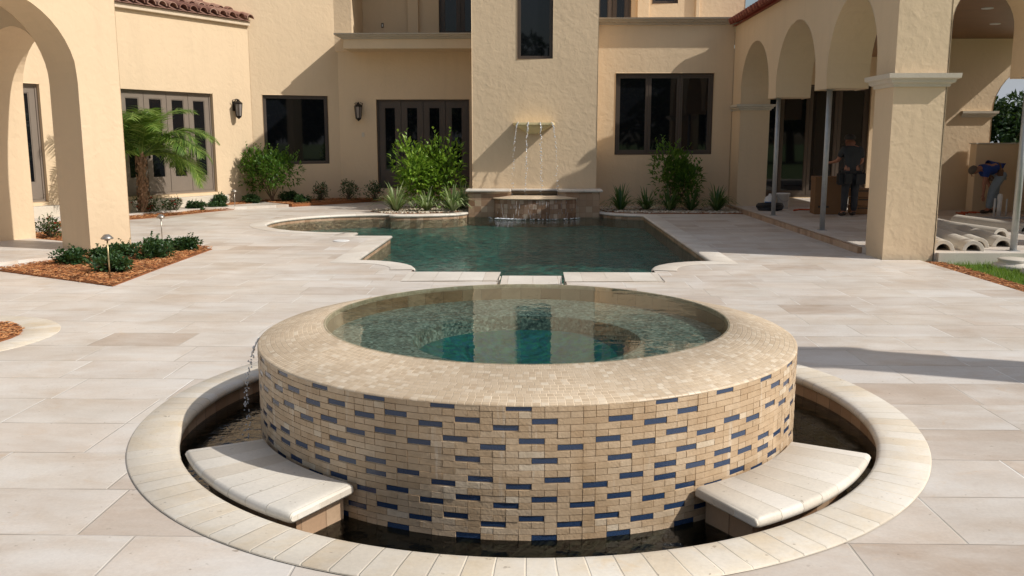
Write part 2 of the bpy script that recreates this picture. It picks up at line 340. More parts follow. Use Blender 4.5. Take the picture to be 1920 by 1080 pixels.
def sweep(mb,path,prof,mat=0,closed=True):
    """profile of (outward offset, height) carried round a CCW path with mitred corners"""
    n=len(path); P=[Vector(p) for p in path]; nr=[]
    for i in range(n):
        a=P[i]-P[i-1] if (closed or i>0) else P[1]-P[0]; b=P[(i+1)%n]-P[i] if (closed or i<n-1) else P[-1]-P[-2]
        na=Vector((a.y,-a.x)).normalized(); nb=Vector((b.y,-b.x)).normalized(); m=(na+nb)
        if m.length<1e-4: m=na
        m.normalize(); nr.append(m/max(.45,m.dot(nb)))
    k=len(prof); vs=[(P[i].x+nr[i].x*o,P[i].y+nr[i].y*o,z) for i in range(n) for o,z in prof]
    L=[0]
    for i in range(n): L.append(L[-1]+(P[(i+1)%n]-P[i]).length)
    S=[0]
    for j in range(1,k): S.append(S[-1]+math.hypot(prof[j][0]-prof[j-1][0],prof[j][1]-prof[j-1][1]))
    fs=[];uv=[]
    for i in range(n if closed else n-1):
        i2=(i+1)%n
        for j in range(k-1):
            fs.append((i*k+j,i2*k+j,i2*k+j+1,i*k+j+1)); uv.append(((L[i],S[j]),(L[i+1],S[j]),(L[i+1],S[j+1]),(L[i],S[j+1])))
    return mb.add(vs,fs,mat,uv)

# ------------------------------------------------------------------ pool and spa outlines (metres)
SX,SY=-.04,5.38
def arcp(cx,cy,r,a0,a1,n): return [(cx+r*cos(R(a0+(a1-a0)*i/n)),cy+r*sin(R(a0+(a1-a0)*i/n))) for i in range(n+1)]
pool=[(-.42,7.75),(.40,7.75),(.40,11.17),(1.57,11.17)]
pool+=arcp(2.52,11.40,.95,180,90,8)
pool+=[(2.53,20.25)]+[(2.45,20.36),(2.1,20.47),(1.85,20.62),(1.68,20.9),(1.63,21.05),(-1.56,21.05),(-1.60,20.85),(-1.75,20.6),(-2.1,20.38),(-2.6,20.2),(-3.1,20.12),(-3.25,20.12),(-3.25,20.42)]
pool+=arcp(-3.35,18.28,2.14,92,268,22)
pool+=[(-3.25,16.14),(-3.25,15.6),(-2.53,15.6)]+arcp(-2.52,11.40,.95,90,0,8)+[(-1.57,11.17),(-.42,11.17)]

# ------------------------------------------------------------------ setting
pv=flat([(-16,-4),(5.47,-4),(5.47,12.55),(4.93,12.55),(4.93,22.0),(4.93,27),(-16,27)],[pool[::-1],circle(SX,SY,2.10)[::-1]],0)
struct('paving',pv,'paving')
gr=flat([(-500,-500),(500,-500),(500,500),(-500,500)],[rect(-15.8,5.45,-3.8,22)[::-1]],-.07)
struct('lawn',gr,'grass')
mb=MB(); slab(mb,[(5.69,12.60),(15,12.60),(15,27),(4.93,27),(4.93,13.28),(5.69,13.28)],-.1,.10); struct('porch_floor',mb,'paving')
mb=MB(); slab(mb,[(5.72,12.53),(15,12.53),(15,12.598),(5.72,12.598)],-.06,.103); struct('porch_kerb',mb,'concrete')
mb=MB(); slab(mb,[(4.86,13.3),(4.928,13.3),(4.928,22.5),(4.86,22.5)],-.02,.094); struct('step_edge',mb,'waterline')
# raised walk before the left wing, and loggia floor
u30=(.5,.866); n30=(.866,-.5); v30=(-.866,.5)
W0=(-7.55,24.0)
def wing(a,b): return (W0[0]-u30[0]*a+n30[0]*b, W0[1]-u30[1]*a+n30[1]*b)
mb=MB(); slab(mb,[(-6.25,22.55),wing(.0,.02),wing(9,.02),wing(9,1.0),wing(2.5,1.05)],-.02,.07); struct('raised_walk',mb,'paving')
A=(-6.55,12.9)
def lg(a,b): return (A[0]+u30[0]*a+v30[0]*b, A[1]+u30[1]*a+v30[1]*b)
mb=MB(); slab(mb,[lg(.60,-.04),lg(.60,4.2),lg(-6,4.2),lg(-6,-.04)],-.02,.045); struct('loggia_floor',mb,'paving')

# ------------------------------------------------------------------ swimming pool
P_=thing('swimming_pool','long symmetrical pool with pale stone coping and dark teal water behind the round spa','pool',(0,16,0))
mb=MB(); bull=[(.30,.002),(.29,.006),(.02,.008),(-.012,.004),(-.028,-.010),(-.032,-.026),(-.024,-.045),(0,-.055),(.03,-.055)]
sweep(mb,pool[4:-2],bull,closed=False); mb.build('coping',['coping'],P_,smooth=True)
mb=MB(); sweep(mb,pool,[(.0,-.004),(.0,-.32)]); mb.build('waterline_tile',['waterline'],P_)
mb=flat(pool,[],-.31); mb.build('pool_floor',['poolcrete'],P_)
mb=MB()
sweep(mb,[(-2.6,11.17-.0),( -.42,11.17),(-.42,7.9)][::1],[(.0,.012),(.0,.0)],closed=False)
for x0,x1 in ((-1.57,-.42),(.40,1.57)):
    b=MB(); slab(b,rect(x0,x1,10.45,11.20),-.05,.007); b.build('coping',['coping'],P_,bevel=.012)
for k,y in enumerate((10.12,9.1,8.1)):
    b=MB(); slab(b,rect(-.36,.335,y,y+.72),-.05,.012); b.build('stepping_slab',['coping'],P_,bevel=.02)
wt=flat(pool,[],-.115); struct('pool_water',wt,'pool_water')
sk=MB(); sk.lathe((-3.23,14.78,.004),[(0,.012),(.12,.012),(.135,.008),(.14,0)],24); tag(sk.build('skimmer_lid',['white'],None),'small round white skimmer lid set in the paving left of the pool','skimmer lid')

# ------------------------------------------------------------------ spa
S_=thing('spa','raised round infinity edge spa clad in tan ledger tiles with scattered blue glass tiles','spa',(SX,SY,0))
ro,ri,zo,zi=1.605,1.215,.505,.592
mb=MB(); mb.lathe((SX,SY,0),[(ro-.0056,-.42),(ro-.0056,zo-.012)],160); mb.build('wall_core',['grout'],S_,smooth=True)
mb=MB(); rows=21; ph=(zo-.006+.14)/rows; nt=87; ph0=R(-1.75); rr=random.Random(31)
HB={0:-2,2:0,3:3,5:-1,6:2,8:0,10:-2,11:1,12:-2,14:0,15:3,17:-1,18:2,20:0}
for r in range(rows):
    zt=zo-.004-r*ph; half=(r%2)*.5
    for i in range(nt):
        blue=(r in HB) and (i-(HB[r]-(r%2))//2)%3==0 and rr.random()>.10
        if i*2*PI/nt+ph0<2*PI*.25 and r in HB: blue=blue and rr.random()>.05
        a0=2*PI*(i+half)/nt+ph0; a1=a0+2*PI/nt
        segs=[(a0,a1)]
        if not blue and rr.random()<.35: segs=[(a0,(a0+a1)/2),((a0+a1)/2,a1)]
        for s0,s1 in segs:
            g=.0005/ro; d=ro+rr.uniform(-.0012,.0014)-(.0028 if blue else 0); z1=zt-(.0028 if blue else .0005); z0=zt-ph+(.0028 if blue else .0005); b=.0009
            def q(a,rd,z): return (SX+rd*cos(a),SY+rd*sin(a),z)
            V=[q(s0+g,ro-.0095,z0),q(s1-g,ro-.0095,z0),q(s1-g,ro-.0095,z1),q(s0+g,ro-.0095,z1),
               q(s0+g+b/ro,d,z0+b),q(s1-g-b/ro,d,z0+b),q(s1-g-b/ro,d,z1-b),q(s0+g+b/ro,d,z1-b)]
            mb.add(V,[(4,5,6,7),(0,1,5,4),(1,2,6,5),(2,3,7,6),(3,0,4,7)],1 if blue else 0)
mb.build('tile_cladding',['ledger','blue'],S_)
mb=MB(); mb.lathe((SX,SY,0),[(ro+.001,zo-.01),(ro+.0,zo-.003),(ro-.008,zo+.001),(ri+.004,zi-.001),(ri-.002,zi-.006),(ri-.003,zi-.03)],160,uvf=1.45); mb.build('mosaic_ledge',['mosaic'],S_,smooth=True)
mb=MB(); mb.lathe((SX,SY,0),[(ri-.003,zi-.031),(ri-.003,zi-.115),(1.0,zi-.122),(.76,zi-.132),(.705,zi-.145),(.685,zi-.24),(.30,zi-.34),(0,zi-.34)],128)
for i,p in enumerate(mb.f):
    j=i%7; mb.m[i]= 1 if j>=5 else (2 if j==0 else 0)
mb.build('basin',['pebblecrete','deepcrete','waterline'],S_,smooth=False)
mb=flat(circle(SX,SY,ri+.012,128),[],zi-.0015); struct('spa_water',mb,'spa_water')
# moat
MO=thing('spa_moat','round sunken catch basin with a ring of radial coping stones around the spa','catch basin',(SX,SY,-.3))
mb=MB(); mb.lathe((SX,SY,0),[(2.315,.004),(2.305,.013),(2.10,.015),(2.07,.012),(2.052,.002),(2.046,-.016),(2.052,-.036),(2.07,-.046),(2.10,-.046)],160,uvf=2.1); mb.build('coping_ring',['ring'],MO,smooth=True)
mb=MB(); mb.lathe((SX,SY,0),[(2.098,-.002),(2.098,-.42)],120); mb.build('tile_wall',['waterline'],MO,smooth=True)
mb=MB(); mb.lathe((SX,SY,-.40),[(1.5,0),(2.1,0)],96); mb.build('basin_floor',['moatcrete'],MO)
mb=flat(circle(SX,SY,2.097,120),[circle(SX,SY,ro-.015,120)[::-1]],-.135); struct('moat_water',mb,'moat_water')
def curved_bench(a0,a1,label):
    am=R((a0+a1)/2); b=thing('stone_bench',label,'bench',(SX+1.87*cos(am),SY+1.87*sin(am),-.3),'curved stone benches in the spa moat')
    t=.058; zt=.052; r0,r1=1.625,2.03
    pr=[(r0,zt-t),(r0,zt-.006),(r0+.006,zt),(r1-.022,zt),(r1-.008,zt-.008),(r1,zt-.028),(r1-.006,zt-.048),(r1-.02,zt-t)]
    # rounded ends: shrink the section near each end
    mb=MB(); n=26; A0,A1=R(a0),R(a1); vs=[];k=len(pr); st=[]
    end=.028/1.87
    ws=[(A0,.030),(A0+end*.25,.012),(A0+end,.0)]+[(A0+end+(A1-A0-2*end)*i/n,0) for i in range(1,n)]+[(A1-end,0),(A1-end*.25,.012),(A1,.030)]
    for w,ins in ws:
        for r,z in pr:
            zz=zt-t/2+(z-zt+t/2)*(1-ins*18 if ins else 1); vs.append((SX+r*cos(w),SY+r*sin(w),zz))
    fs=[];uv=[]
    for i in range(len(ws)-1):
        for j in range(k):
            j2=(j+1)%k; fs.append((i*k+j,(i+1)*k+j,(i+1)*k+j2,i*k+j2)); u0=ws[i][0]*1.87;u1=ws[i+1][0]*1.87
            uv.append(((u0,.5+j*.01),(u1,.5+j*.01),(u1,.5+j*.01+.01),(u0,.5+j*.01+.01)))
    mb.add(vs,fs,0,uv); mb.add(vs[:k],[tuple(range(k))]); mb.add(vs[-k:],[tuple(range(k))[::-1]])
    mb.build('seat',['bench'],b,smooth=True)
    mb=MB(); mb.lathe((SX,SY,0),[(1.63,-.39),(1.63,-.008),(1.93,-.008),(1.93,-.39)],20,a0=R(a0+2.2),a1=R(a1-2.2),closed=True); mb.build('base',['wetbrick'],b)
curved_bench(-152,-119.8,'curved pale stone bench in the moat on the left, half shaded by the spa')
curved_bench(-60.2,-27,'curved pale stone bench in the moat on the right, fully sunlit')

def stream(name,pts,r,parent,seed,brk=.35,mat='jet'):
    rr=random.Random(seed); mb=MB(); P=[Vector(p) for p in pts]; n=len(P)-1
    m=46
    def at(t):
        f=t*n; i=min(int(f),n-1); return P[i].lerp(P[i+1],f-i)
    q=[];rs=[];dm=MB(); cut=int(m*max(brk,.3))
    for k in range(m+1):
        t=k/m; p=at(t)+Vector((rr.uniform(-1,1),rr.uniform(-1,1),0))*r*(.12+t*.8)
        if k<=cut: q.append(p); rs.append(r*rr.uniform(.6,.85)*(1-.4*k/cut))
        if k>=cut*.6:
            for _ in range(rr.choice((1,1,2,3))):
                pp=p+Vector((rr.gauss(0,1),rr.gauss(0,1),rr.uniform(-1,1)))*r*(.3+t*.7); L=r*rr.uniform(.25,1.5)*(1.2-.4*t); w_=r*rr.uniform(.4,.85)*(1.1-.1*t)
                dm.tube([pp+Vector((0,0,L)),pp+Vector((0,0,L*.3)),pp-Vector((0,0,L*.6)),pp-Vector((0,0,L))],[w_*.15,w_*.7,w_,w_*.25],5)
    mb.tube(q,rs,6); dm.build('droplets',[mat],parent,smooth=True)['kind']='stuff'
    return mb.build(name,[mat],parent,smooth=True)
mb=MB(); 
sp=thing('spill_stream','thin trickle of water arcing off the left rim of the spa into the moat','water stream',(-1.72,5.3,-.13))
stream('water_jet',[(-1.60,5.25,.50),(-1.66,5.20,.47),(-1.70,5.18,.38),(-1.725,5.16,.24),(-1.735,5.15,.08),(-1.74,5.15,-.13)],.0085,sp,3,.25)

# ------------------------------------------------------------------ house
H=thing('house','two storey tan stucco villa with bronze windows, stone trims and a tiled left wing','house',(0,24,0))
def opening(kind,fr,a0,a1,z0,z1,leaves,depth,paint,stile=.12,rail=(.12,.12),parent=H,thin=.05,handles=False,mid=None):
    """frame with leaves and glass, set back in a wall opening"""
    mb=MB(); d0,d1=-depth-.05,-depth+.01
    prism(mb,rect(a0,a1,z0,z1),[rect(a0+thin,a1-thin,z0+thin,z1-thin)[::-1]],d0,d1,fr)
    w=(a1-a0-2*thin)/leaves; gl=[]
    for i in range(leaves):
        b0=a0+thin+i*w+.006; b1=b0+w-.012
        g=rect(b0+stile,b1-stile,z0+thin+rail[0],z1-thin-rail[1])
        prism(mb,rect(b0,b1,z0+thin+.004,z1-thin-.004),[g[::-1]],d0+.012,d1-.014,fr); gl.append(g)
        # small bead round the glass
        gg=[(g[0][0],g[0][1]),(g[1][0],g[1][1]),(g[2][0],g[2][1]),(g[3][0],g[3][1])]
        prism(mb,gg,[rect(g[0][0]+.02,g[1][0]-.02,g[0][1]+.02,g[2][1]-.02)[::-1]],d0+.02,d1-.022,fr)
    mb.box(a0+.01,a1-.01,d0-.03,d0-.003,z0+.01,z1-.01,fr=fr)
    o=mb.build(kind,[paint],parent,bevel=.004)
    for g in gl:
        b=MB(); b.box(g[0][0],g[1][0],d0+.02,d0+.026,g[0][1],g[2][1],fr=fr)
        b.build('pane',['glass'],o)
    if handles:
        for i in range(1,leaves,2):
            b=MB(); x=a0+thin+i*w; zc=z0+1.0; 
            for dx in (-.05,.05): b.box(x+dx-.012,x+dx+.012,d1-.014,d1+.03,zc-.12,zc+.12,fr=fr)
            b.build('handle',['iron'],o)
    return o
def wall(fr,a0,a1,z0,z1,holes,th=.25,parent=H,m='stucco',name='wall',outer=None):
    mb=MB(); prism(mb,outer or rect(a0,a1,z0,z1),[h[::-1] for h in holes],-th,0,fr); return mb.build(name,[m],parent,bevel=.012)

# tower (left centre): wall turned 25 degrees
tu=(cos(R(25)),sin(R(25))); tn=(sin(R(25)),-cos(R(25)))
tfr=fr_of((-7.55,24.0,0),tu,tn)
TW0,TW1=.30,2.06
wall(tfr,-5,2.42,-.1,7.9,[rect(TW0,TW1,1.04,2.90)],name='tower_wall')
opening('window',tfr,TW0,TW1,1.04,2.90,1,.07,'frame',.03,(.03,.03),thin=.04)
# pier with the wall fountain
pfr=fr_of((0,21.6,0),(1,0),(0,-1))
wall(pfr,-1.472,1.524,-.1,7.15,[rect(-.395,.465,3.585,6.6)],name='fountain_pier')
opening('window',pfr,-.395,.465,3.585,6.6,1,.09,'frame',.03,(.03,.03),thin=.035)
mb=MB(); mb.box(-1.472,-1.222,21.851,27,-.1,7.15); mb.build('wall',['stucco'],H)
mb=MB(); mb.box(1.274,1.524,21.851,27,-.1,7.15); mb.build('wall',['stucco'],H)
mb=MB(); mb.box(-1.472,1.524,24.0,27,7.281,8.1); mb.build('wall',['stucco'],H)  # unseen upper block, added to keep sun off the upper recess
mb=MB(); mb.box(-1.50,1.55,21.57,27.2,7.151,7.28); mb.build('roof',['stone'],H)
# recess wall with four leaf door under the balcony
rfr=fr_of((0,25.0,0),(1,0),(0,-1))
D0,D1=-4.37,-1.78
wall(rfr,-5.50,-1.473,-.1,4.1,[rect(D0,D1,.36,2.81)],name='recess_wall')
opening('door',rfr,D0,D1,.36,2.81,4,.10,'frame',.15,(.42,.16),handles=True)
# balcony slab with moulded edge
mb=MB(); mb.box(-5.03,-1.474,24.0,26.6,4.08,4.33); mb.build('balcony',['stucco'],H,bevel=.01)
cor=[(0,.0),(.015,.0),(.02,.035),(.05,.05),(.06,.085),(.085,.10),(.09,.135),(.0,.137)]
def cornice(path,z,parent,closed=False,m='stain_stone',name='cornice',sc=1,top=None,so=2.3):
    mb=MB(); sweep(mb,path,[(o*so,z+h*sc) for o,h in cor],closed=closed); 
    if top: slab(mb,top,z+.134*sc,z+.1369*sc)
    return mb.build(name,[m],parent)
cornice([(-5.03,25.1),(-5.03,24.0),(-1.474,24.0)],4.33,H,sc=.95)
mb=MB(); mb.box(-5.28,-1.474,24.02,26.6,4.44,4.462); mb.build('balcony_floor',['stone'],H)
# upper recess
ufr=fr_of((0,26.6,0),(1,0),(0,-1))
wall(ufr,-5.3,-1.474,4.5,7.6,[rect(-2.76,-1.50,4.62,7.2)],name='upper_wall')
opening('door',ufr,-2.76,-1.50,4.62,7.2,2,.08,'frame',.10,(.15,.1))
mb=MB(); mb.box(-3.65,-3.34,26.45,26.599,4.59,7.6); mb.build('pilaster',['stucco'],H,bevel=.01)
mb=MB(); mb.box(-5.48,-4.98,24.97,26.59,4.10,7.6); mb.build('pilaster',['stucco'],H,bevel=.01)
mb=MB(); mb.box(-5.6,-1.48,24.3,27,7.601,7.75); mb.build('roof',['stone'],H)
mb=MB(); mb.box(-4.44,-4.37,26.575,26.597,4.93,5.06); mb.build('outlet_box',['frame'],H); mb=MB(); mb.box(-4.42,-4.39,26.568,26.5745,4.96,5.03); mb.build('outlet_cover',['white'],H)
mb=MB(); mb.box(-4.79,-4.72,24.98,24.998,1.79,1.91); mb.build('outlet_cover',['stone'],H)
# right window wall
wfr=fr_of((0,22.7,0),(1,0),(0,-1))
wall(wfr,1.526,4.95,-.1,4.50,[rect(2.05,4.50,1.33,3.34)],name='window_wall')
opening('window',wfr,2.05,4.50,1.33,3.34,3,.09,'frame',.05,(.05,.05),thin=.05)
cornice([(1.526,22.7),(5.3,22.7)],4.50,H,sc=1.1,so=2.8)
mb=MB(); mb.box(1.53,5.2,22.71,25.0,4.45,4.63); mb.build('terrace_floor',['stone'],H)
xfr=fr_of((0,24.6,0),(1,0),(0,-1))
wall(xfr,1.526,5.62,4.60,7.6,[rect(1.60,2.60,4.75,7.1),rect(3.15,3.85,5.28,6.6)],name='upper_wall')
opening('door',xfr,1.60,2.60,4.75,7.1,2,.08,'frame',.10,(.1,.1))
opening('window',xfr,3.15,3.85,5.28,6.6,1,.08,'frame',.03,(.03,.03),thin=.04)
mb=MB(); mb.box(2.75,3.06,24.45,24.599,4.70,7.6); mb.build('pilaster',['stucco'],H,bevel=.01)
mb=MB(); mb.box(4.30,4.40,24.5,24.599,4.70,7.6); mb.build('pilaster',['stucco'],H,bevel=.01)
mb=MB(); mb.box(5.37,5.62,24.601,28,4.5,7.6); mb.build('wall',['stucco'],H)
mb=MB(); mb.box(1.53,5.75,24.3,28,7.601,7.75); mb.build('roof',['stone'],H)
# left wing: wall turned 30 degrees
lfr=lambda a,b,c:(W0[0]-u30[0]*a+n30[0]*b,W0[1]-u30[1]*a+n30[1]*b,c)
DA0,DA1=1.28,3.93
wall(lfr,0,13,-.1,4.70,[rect(DA0,DA1,.38,2.86),rect(5.84,8.4,.38,2.86)],name='wing_wall')
opening('door',lfr,DA0,DA1,.38,2.86,4,.09,'taupe',.13,(.36,.13),handles=True)
opening('door',lfr,5.84,8.4,.38,2.86,4,.09,'taupe',.13,(.36,.13),handles=True)
mb=MB(); mb.box(DA0-.1,DA1+.1,.002,.32,.0,.30,fr=lfr); mb.build('door_step',['stone'],H,bevel=.01)
mb=MB(); mb.box(5.7,8.5,.002,.32,.0,.30,fr=lfr); mb.build('door_step',['stone'],H,bevel=.01)
mb=MB(); mb.box(-.0,13,.002,.10,4.66,4.77,fr=lfr); mb.build('fascia',['fascia'],H,bevel=.01)
# barrel tile roof of the wing
mb=MB(); mbs=.42
mb2=MB(); mb2.add([lfr(-.0,.16,4.775),lfr(13,.16,4.775),lfr(13,-6,4.775+6.16*mbs),lfr(0,-6,4.775+6.16*mbs)],[(0,1,2,3)]); rf=mb2.build('roof_deck',['terracotta'],H)
rr=random.Random(5); pitch=.30; nc=int(13/pitch)
for i in range(nc):
    a=.08+i*pitch
    for j in range(15):
        s0=-.22+j*.42; s1=s0+.47; r0=.125; r1=.10; lift=.012
        vs=[]
        for s_,r_,l_ in ((s0,r0,.045+lift),(s1,r1,.02)):
            for k in range(7):
                w=PI*k/6; b=-s_; z=4.79+(s_+.16)*mbs+l_+r_*sin(w)*1.0
                vs.append(lfr(a+r_*cos(w)+rr.uniform(-.002,.002),b-.0,z))
        f=[(k,k+1,k+8,k+7) for k in range(6)]
        mb.add(vs,f)
        # tile thickness at its lower edge
        e=[]
        for k in range(7):
            w=PI*k/6; e.append(lfr(a+(r0-.018)*cos(w),-s0,4.79+(s0+.16)*mbs+.045+lift+(r0-.018)*sin(w)))
        mb.add(vs[:7]+e,[(k,k+1,k+8,k+7) for k in range(6)])
mb.build('barrel_tiles',['terracotta'],H,smooth=False)

# ------------------------------------------------------------------ right arcade
AR=thing('arcade','tan stucco arcade wing on the right with arches, stone capital and wooden ceiling','arcade',(5.3,16,0))
afr=lambda a,b,c:(4.98-b,a,c)      # along +Y, outward -X
Z2=2.55; sps=2.78
out=[(12.62,-.1),(13.30,-.1),(13.30,sps)]+arch_pts(13.30,15.52,sps,20,1.14)[1:]+[(15.52,Z2),(16.15,Z2)]+arch_pts(16.15,18.72,sps,20,1.14)+[(18.72,Z2),(19.30,Z2)]+arch_pts(19.30,21.87,sps,20,1.1)+[(21.87,-.1),(22.69,-.1),(22.69,4.45),(12.62,4.45)]
mb=MB(); prism(mb,out,[],-.70,0,afr); mb.build('arcade_wall',['stucco'],AR,bevel=.012)
# front wall, facing the camera, with the column in its corner
ffr=fr_of((0,12.62,0),(1,0),(0,-1))
out=[(5.681,-.1),(5.70,-.1),(5.70,3.25)]+arch_pts(5.70,6.90,3.25,18)[1:]+[(6.90,Z2),(7.60,Z2)]+arch_pts(7.60,10.2,2.95,20)+[(10.2,Z2),(10.9,Z2),(10.9,4.45),(5.681,4.45)]
mb=MB(); prism(mb,out,[],-.70,0,ffr); mb.build('front_wall',['stucco'],AR,bevel=.012)
def capital(x0,x1,y0,y1,z,parent,sc=1.0,path=None,closed=True,name='capital'):
    mb=MB(); p=path or [(x0,y0),(x1,y0),(x1,y1),(x0,y1)]
    prof=[(.0,0),(.02,.0),(.025,.03),(.06,.045),(.065,.075),(.10,.09),(.105,.14),(.0,.142)]
    sweep(mb,p,[(o*sc,z+h*sc) for o,h in prof],closed=closed); return mb.build(name,['stone'],parent)
capital(4.98,5.70,12.62,13.30,2.40,AR,1.25)
capital(4.98,5.70,21.87,22.6,2.40,AR,1.0,path=[(5.70,21.87),(5.70,22.6)][::1],closed=False)
capital(0,0,0,0,2.40,AR,1.0,path=[(4.90,22.6),(4.98,22.6),(4.98,21.87),(5.70,21.87),(5.70,22.4)],closed=False)
# roof, ceiling, eave tiles
mb=MB(); mb.add([(4.90,12.5,4.46),(11.6,12.5,4.46),(11.6,27,4.46),(4.90,27,4.46),(8.2,15.6,5.9),(8.2,27,5.9),(11.5,15.6,5.9)],[(0,1,6,4),(0,4,5,3),(1,2,5,4,6),(0,3,2,1)]); mb.build('roof',['redtile'],AR)
mb=MB(); rr=random.Random(9)
for i in range(62):
    y=12.45+i*.235
    if y>22.5: break
    mb.tube([(4.74,y,4.52),(5.25,y,4.72)],.075,8)
mb.build('eave_tiles',['redtile'],AR,smooth=True)
mb=MB(); mb.box(5.681,11.4,13.33,26.9,3.95,4.05); ce=mb.build('ceiling',['wood'],AR)
for x,y in ((6.9,14.6),(7.9,16.2),(9.1,18.3),(7.2,18.5),(9.0,15.2)):
    b=MB(); b.lathe((x,y,3.935),[(0,0),(.08,0),(.10,.005),(.10,.0149)],20); b.build('downlight',['white'],ce)
# back of the porch: glass doors in a dark frame, jamb wall
gfr=fr_of((0,25.0,0),(1,0),(0,-1))
wall(gfr,5.1,10.2,.1,3.94,[rect(6.0,9.25,.12,3.2)],parent=AR,name='porch_back_wall')
opening('glass_door',gfr,6.0,9.25,.12,3.2,4,.10,'frame',.07,(.12,.1),parent=AR)
mb=MB(); mb.box(4.99,5.2,22.70,24.99,.1,3.94); mb.build('porch_side_wall',['stucco'],AR)
# right rear wall with arch and low wall
kfr=fr_of((0,20.8,0),(1,0),(0,-1))
out=[(9.0,.1),(10.45,.1),(10.45,2.34)]+arch_pts(10.45,12.6,2.34,18)[1:]+[(12.6,.1),(13.4,.1),(13.4,3.94),(9.0,3.94)]
mb=MB(); prism(mb,out,[],-.5,0,kfr); mb.build('rear_wall',['stucco'],AR,bevel=.01)
capital(0,0,0,0,2.20,AR,1.0,path=[(9.74,20.8),(10.45,20.8),(10.45,21.2)],closed=False)
mb=MB(); mb.box(9.92,13.4,20.3,20.6,.1,1.60); lw=mb.build('low_wall',['stucco'],AR,bevel=.01)
mb=MB(); mb.box(11.3,11.55,13.33,20.28,.1,2.9); mb.build('shade_wall',['stucco'],AR,bevel=.01)  # unseen wall, added to shade the low wall and the rear wall's foot
mb=MB(); mb.box(9.90,13.4,20.28,20.62,1.601,1.63); mb.build('low_wall_cap',['stone'],lw)

# ------------------------------------------------------------------ left loggia
LG=thing('loggia','tan stucco loggia at the left edge with tall arches on square pillars','loggia',(A[0],A[1],0))
l1=lambda a,b,c:(A[0]+u30[0]*a-v30[0]*b,A[1]+u30[1]*a-v30[1]*b,c)     # along u, outward -v
out=[(0,-.05),(.67,-.05),(.67,4.9),(-3.7,4.9),(-3.7,-.05),(-2.4,-.05),(-2.4,2.48)]+arch_pts(-2.4,0,2.48,24)[1:]
mb=MB(); prism(mb,out,[],-.70,0,l1); mb.build('arch_wall',['stucco'],LG,bevel=.012)
l2=lambda a,b,c:(A[0]+v30[0]*a+u30[0]*(.0-b),A[1]+v30[1]*a+u30[1]*(.0-b),c)  # along v, outward -u
out=[(.701,4.9),(.701,3.30)]; 
out=[(.701,4.9),(.701,2.48)]+[( .701+ (1.85)*(1-cos(PI*i/20))/2, 2.48+.90*sin(PI*i/20)) for i in range(1,21)]+[(2.551,-.05),(3.25,-.05),(3.25,4.9)]
mb=MB(); prism(mb,out[::-1],[],-.669,-.001,l2); mb.build('arch_wall',['stucco'],LG,bevel=.012)
mb=MB(); slab(mb,[lg(.75,-.08),lg(.75,3.4),lg(-3.8,3.4),lg(-3.8,-.08)],4.901,5.05); mb.build('roof',['terracotta'],LG)

# shade caster beyond the right edge of the view: an added stand-in pillar
gp=thing('shadow_pillar','unseen square stucco pillar added on the right to cast a shadow over the paving','pillar',(7.05,5.18,-.07))
mb=MB(); mb.box(6.77,7.33,4.90,5.46,-.07,4.35); mb.build('shaft',['stucco'],gp,bevel=.02)
mb=MB(); mb.box(6.72,7.38,4.85,5.51,4.351,4.50); mb.build('cap',['stone'],gp,bevel=.03)

# ------------------------------------------------------------------ wall fountain
F=thing('wall_fountain','tiled wall fountain with spout shelf, four jets and a curved spillway','fountain',(0,21.2,0))
mb=MB(); # basin front wall with central notch
bf=fr_of((0,21.0,0),(1,0),(0,-1))
prism(mb,[(-1.53,-.4),(1.57,-.4),(1.57,.475),(.58,.475),(.58,.40),(-.52,.40),(-.52,.475),(-1.53,.475)],[],-.25,0,bf); mb.box(-1.53,-1.3,21.251,21.598,-.3,.475); mb.box(1.34,1.57,21.251,21.598,-.3,.475); mb.box(-1.299,1.339,21.251,21.598,.2,.36)
mb.build('basin_wall',['wetbrick'],F)
for x0,x1 in ((-1.60,-.53),(.59,1.645)):
    b=MB(); b.box(x0,x1,20.94,21.597,.478,.535); b.build('coping',['coping'],F,bevel=.022)
b=MB(); b.box(-.528,.588,21.45,21.596,.478,.53); b.build('coping',['coping'],F,bevel=.015)
# curved spillway
cx=.05; hw=1.0; dp=.52
arc=[(cx+hw*sin(R(t)),21.0-dp*cos(R(t))*1.0) for t in range(-90,91,6)]
arc=[(cx+hw*sin(R(t)),20.999-dp*(cos(R(t)))) for t in range(-90,91,6)]
mb=MB(); n=len(arc)
top=[(x,y,.345) for x,y in arc]; inn=[(cx+(x-cx)*.55,20.999,.40) for x,y in arc]
mb.add(top+inn,[(i,i+1,n+i+1,n+i) for i in range(n-1)]); 
lip=[(cx+(x-cx)*.995,20.999-(20.999-y)*.985,.325) for x,y in arc]; mb.add(top+lip,[(i,n+i,n+i+1,i+1) for i in range(n-1)])
mb.build('spillway',['mosaic'],F)
mb=MB(); arc2=[(cx+(x-cx)*.965,20.999-(20.999-y)*.93) for x,y in arc]; sweep(mb,arc2,[(0,.33),(0,-.4)],closed=False); mb.build('drum_wall',['drum'],F,smooth=True)
